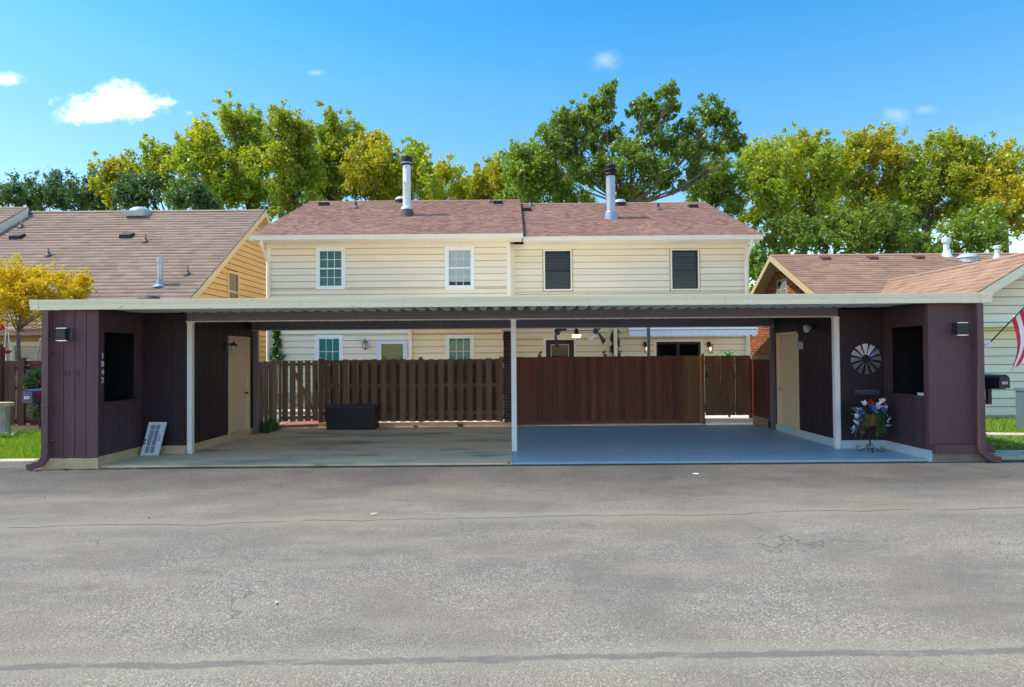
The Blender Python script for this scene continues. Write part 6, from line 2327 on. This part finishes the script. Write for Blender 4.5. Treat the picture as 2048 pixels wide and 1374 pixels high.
TREES = [
    ('dark green tree at the far left behind the tan roof', 62, 45, [(30, 402, 20), (58, 392, 24), (70, 408, 18)], LEAF_DARK, .16),
    ('dark green rounded tree second from the left', 60, 128, [(112, 402, 24), (138, 394, 26), (160, 404, 22)], LEAF_DARK, .16),
    ('dark green tree left of the narrow yellow tree', 58, 192, [(180, 386, 22), (200, 398, 26), (214, 410, 20)], LEAF_DARK, .16),
    ('narrow yellow tree above the left tan roof', 52, 238, [(220, 345, 20), (216, 368, 18), (240, 360, 24), (236, 388, 26), (262, 342, 16)], LEAF_GOLD, .17),
    ('short dark tree in front of the yellow trees on the left', 46, 285, [(262, 388, 20), (288, 376, 22), (300, 400, 24), (276, 404, 22)], LEAF_DARK, .15),
    ('yellow-green tree left of the tallest left tree', 50, 340, [(322, 305, 22), (312, 330, 26), (346, 336, 28), (300, 352, 20), (338, 376, 34), (372, 392, 26)], LEAF_YG, .2),
    ('dark shrubby tree behind the left gable', 44, 392, [(378, 398, 22), (404, 404, 20), (392, 384, 18)], LEAF_DARK, .14),
    ('tall yellow-green tree over the left gable', 48, 428, [(398, 272, 22), (382, 296, 24), (416, 292, 26), (434, 322, 30), (394, 336, 28), (424, 366, 34), (400, 392, 28), (446, 400, 24)], LEAF_YG, .22),
    ('tallest yellow-green tree behind the left side of the townhouse roof', 50, 498, [(462, 248, 18), (484, 240, 22), (508, 250, 20), (476, 272, 28), (510, 284, 26), (488, 312, 34), (522, 330, 28), (470, 346, 30), (504, 372, 34), (540, 396, 26), (476, 396, 28)], LEAF_YG, .25),
    ('bright yellow-green tree above the left window', 47, 588, [(556, 262, 20), (580, 258, 24), (606, 268, 22), (570, 292, 30), (602, 304, 28), (556, 330, 28), (588, 346, 34), (616, 366, 26), (570, 382, 30), (560, 412, 24)], LEAF_YG, .22),
    ('yellow-green tree with dark trunk left of the white chimney', 51, 668, [(672, 252, 20), (650, 272, 22), (692, 276, 24), (662, 300, 26), (704, 312, 24), (640, 330, 24), (690, 352, 30), (650, 372, 28), (700, 384, 24)], LEAF_YG, .26),
    ('golden-green tree just left of the white chimney', 49, 738, [(752, 284, 20), (734, 304, 22), (770, 312, 20), (744, 336, 28), (776, 352, 24), (726, 366, 26), (760, 386, 26)], LEAF_GOLD, .2),
    ('slim yellow-green tree just right of the white chimney', 50, 838, [(832, 302, 16), (820, 326, 20), (848, 338, 16), (826, 358, 24), (850, 382, 22), (808, 386, 22)], LEAF_YG, .16),
    ('low golden-green tree between the two chimneys', 55, 896, [(884, 358, 20), (908, 350, 16), (918, 374, 20), (888, 386, 26), (930, 392, 18), (866, 390, 18)], LEAF_GOLD, .16),
    ('yellow tree above the roof step', 52, 985, [(986, 344, 20), (966, 364, 20), (1002, 360, 24), (980, 388, 26), (954, 386, 14), (1012, 390, 22)], LEAF_GOLD, .18),
    ('rounded green tree left of the grey chimney', 44, 1085, [(1040, 324, 22), (1064, 316, 24), (1052, 350, 30), (1092, 340, 28), (1032, 374, 26), (1080, 382, 34), (1124, 366, 30), (1150, 390, 28)], LEAF_GREEN, .22),
    ('dark green tree right of the great tree', 46, 1440, [(1420, 352, 26), (1452, 366, 26), (1396, 380, 28), (1436, 396, 30), (1478, 402, 24)], LEAF_GREEN, .2),
    ('tall yellow-green tree beyond the right end of the townhouse roof', 48, 1548, [(1502, 312, 20), (1530, 302, 24), (1552, 322, 26), (1514, 342, 30), (1546, 362, 30), (1500, 376, 24), (1528, 402, 30), (1560, 424, 26), (1506, 424, 22)], LEAF_YG, .24),
    ('yellow-green tree with forked trunk above the brick gable', 50, 1612, [(1598, 290, 20), (1624, 300, 22), (1652, 294, 18), (1588, 324, 26), (1630, 332, 28), (1656, 326, 18), (1598, 366, 28), (1636, 378, 26), (1612, 414, 26), (1580, 440, 22)], LEAF_YG, .24),
    ('golden tree right of the brick gable', 52, 1728, [(1704, 300, 20), (1734, 286, 22), (1764, 290, 22), (1690, 330, 24), (1728, 328, 30), (1772, 328, 28), (1800, 312, 20), (1706, 372, 30), (1752, 378, 32), (1806, 346, 22), (1720, 424, 30)], LEAF_GOLD, .26),
    ('broad yellow-green tree behind the white roof flue', 50, 1850, [(1862, 308, 22), (1892, 300, 24), (1922, 304, 20), (1840, 340, 26), (1880, 344, 32), (1926, 338, 28), (1946, 326, 16), (1850, 388, 30), (1906, 388, 32), (1940, 376, 22), (1870, 430, 26)], LEAF_YG, .28),
    ('golden-green tree at the right picture edge', 48, 2010, [(2040, 310, 26), (2012, 330, 24), (1984, 352, 22), (2034, 356, 34), (2000, 388, 28), (2044, 402, 34), (1974, 412, 24), (2020, 440, 30)], LEAF_GOLD, .24),
    ('low green understory tree behind the brick gable', 44, 1600, [(1586, 470, 24), (1622, 478, 26), (1560, 486, 22), (1600, 446, 22)], LEAF_GREEN, .15),
    ('low green understory tree left of the russet roof vents', 46, 1682, [(1670, 452, 26), (1694, 478, 26), (1650, 486, 20)], LEAF_GREEN, .16),
    ('low green understory tree above the middle roof vent', 45, 1772, [(1756, 470, 26), (1784, 486, 24), (1740, 490, 22), (1764, 442, 24)], LEAF_GREEN, .15),
    ('low green understory tree left of the white roof flue', 47, 1836, [(1816, 462, 24), (1826, 490, 24), (1800, 440, 22)], LEAF_GREEN, .15),
    ('low green understory tree right of the white roof flue', 45, 1946, [(1926, 462, 28), (1964, 470, 28), (1900, 486, 20), (1990, 482, 22)], LEAF_GREEN, .16),
    ('leafy green tree in the gap between townhouse and brick gable', 31, 1512, [(1516, 512, 12), (1508, 536, 14), (1526, 532, 14), (1514, 560, 18), (1532, 570, 14), (1510, 590, 16)], LEAF_GREEN, .1),
    ('hazy far green tree behind the gap right of the townhouse', 60, 1572, [(1560, 350, 26), (1584, 380, 28), (1566, 420, 28), (1590, 452, 26)], LEAF_GREEN, .2),
    ('far green tree between the forked tree and the golden tree', 62, 1672, [(1668, 340, 26), (1680, 378, 28), (1664, 416, 28), (1690, 440, 26)], LEAF_YG, .2),
    ('far green tree between the golden tree and the broad tree', 60, 1818, [(1812, 370, 28), (1800, 402, 28), (1822, 430, 28), (1834, 404, 24), (1790, 436, 24)], LEAF_GREEN, .2),
    ('far green tree between the broad tree and the right edge tree', 62, 1960, [(1958, 350, 26), (1970, 384, 26), (1950, 410, 28), (1980, 440, 26), (1930, 436, 24)], LEAF_YG, .2),
    ('far green tree filling the gap left of the white chimney', 60, 790, [(796, 340, 22), (784, 366, 26), (800, 390, 26), (772, 394, 22)], LEAF_YG, .18),
    ('far green tree behind the dark trunk left of centre', 62, 632, [(630, 310, 24), (622, 346, 28), (640, 380, 28), (612, 392, 24)], LEAF_GREEN, .2),
    ('far low tree between the two chimneys above the ridge', 58, 948, [(944, 376, 18), (956, 394, 18), (936, 398, 16)], LEAF_YG, .14),
]
for i, (lab, Y, tu, lobes, lm, tr_) in enumerate(TREES):
    tree(lab, Y, tu, lobes, lm, None, seed=50 + i, trunk_r=tr_, leaf=.085 if Y < 40 else .105)
tree('great spreading green tree with several stems behind the grey chimney', 41, 1256,
     [(1102, 268, 20), (1122, 246, 20), (1108, 296, 24), (1146, 272, 28), (1160, 232, 22), (1186, 246, 26), (1196, 208, 18), (1214, 184, 14), (1180, 286, 26), (1150, 312, 26), (1214, 226, 18), (1226, 268, 20),
      (1276, 226, 16), (1300, 212, 14), (1328, 200, 16), (1344, 214, 13), (1316, 234, 16), (1286, 258, 14), (1316, 290, 20), (1350, 280, 24), (1384, 256, 24), (1416, 230, 20), (1440, 236, 20), (1456, 262, 22), (1474, 288, 14),
      (1404, 286, 24), (1436, 300, 18), (1370, 312, 24), (1260, 306, 22), (1230, 336, 28), (1290, 346, 30), (1334, 356, 28), (1196, 366, 30), (1256, 384, 28), (1390, 352, 22), (1162, 352, 22)],
     LEAF_GREEN, BARKPALE, leaf=.095, dens=1.0, seed=201, trunk_r=.30, fork_v=415, name='great_tree', twigs=4, spread=1.2, ls=1.05)

# yellow Japanese maple on the left
tree('yellow Japanese maple in front of the left house', 17.45, 36,
     [(10, 556, 22), (36, 552, 18), (-10, 566, 26), (66, 552, 14), (62, 576, 20), (96, 566, 16), (118, 556, 12), (128, 578, 18), (150, 566, 12), (172, 560, 9), (164, 580, 12), (90, 592, 20), (30, 588, 26), (140, 596, 14), (0, 600, 26), (52, 610, 22), (20, 630, 18), (80, 612, 14)],
     LEAF_MAPLE, MAPLEBARK, leaf=.026, dens=.62, seed=77, ls=1.35, spread=1.35, trunk_r=.055, fork_v=668, name='maple_tree', group=None, twigs=3)
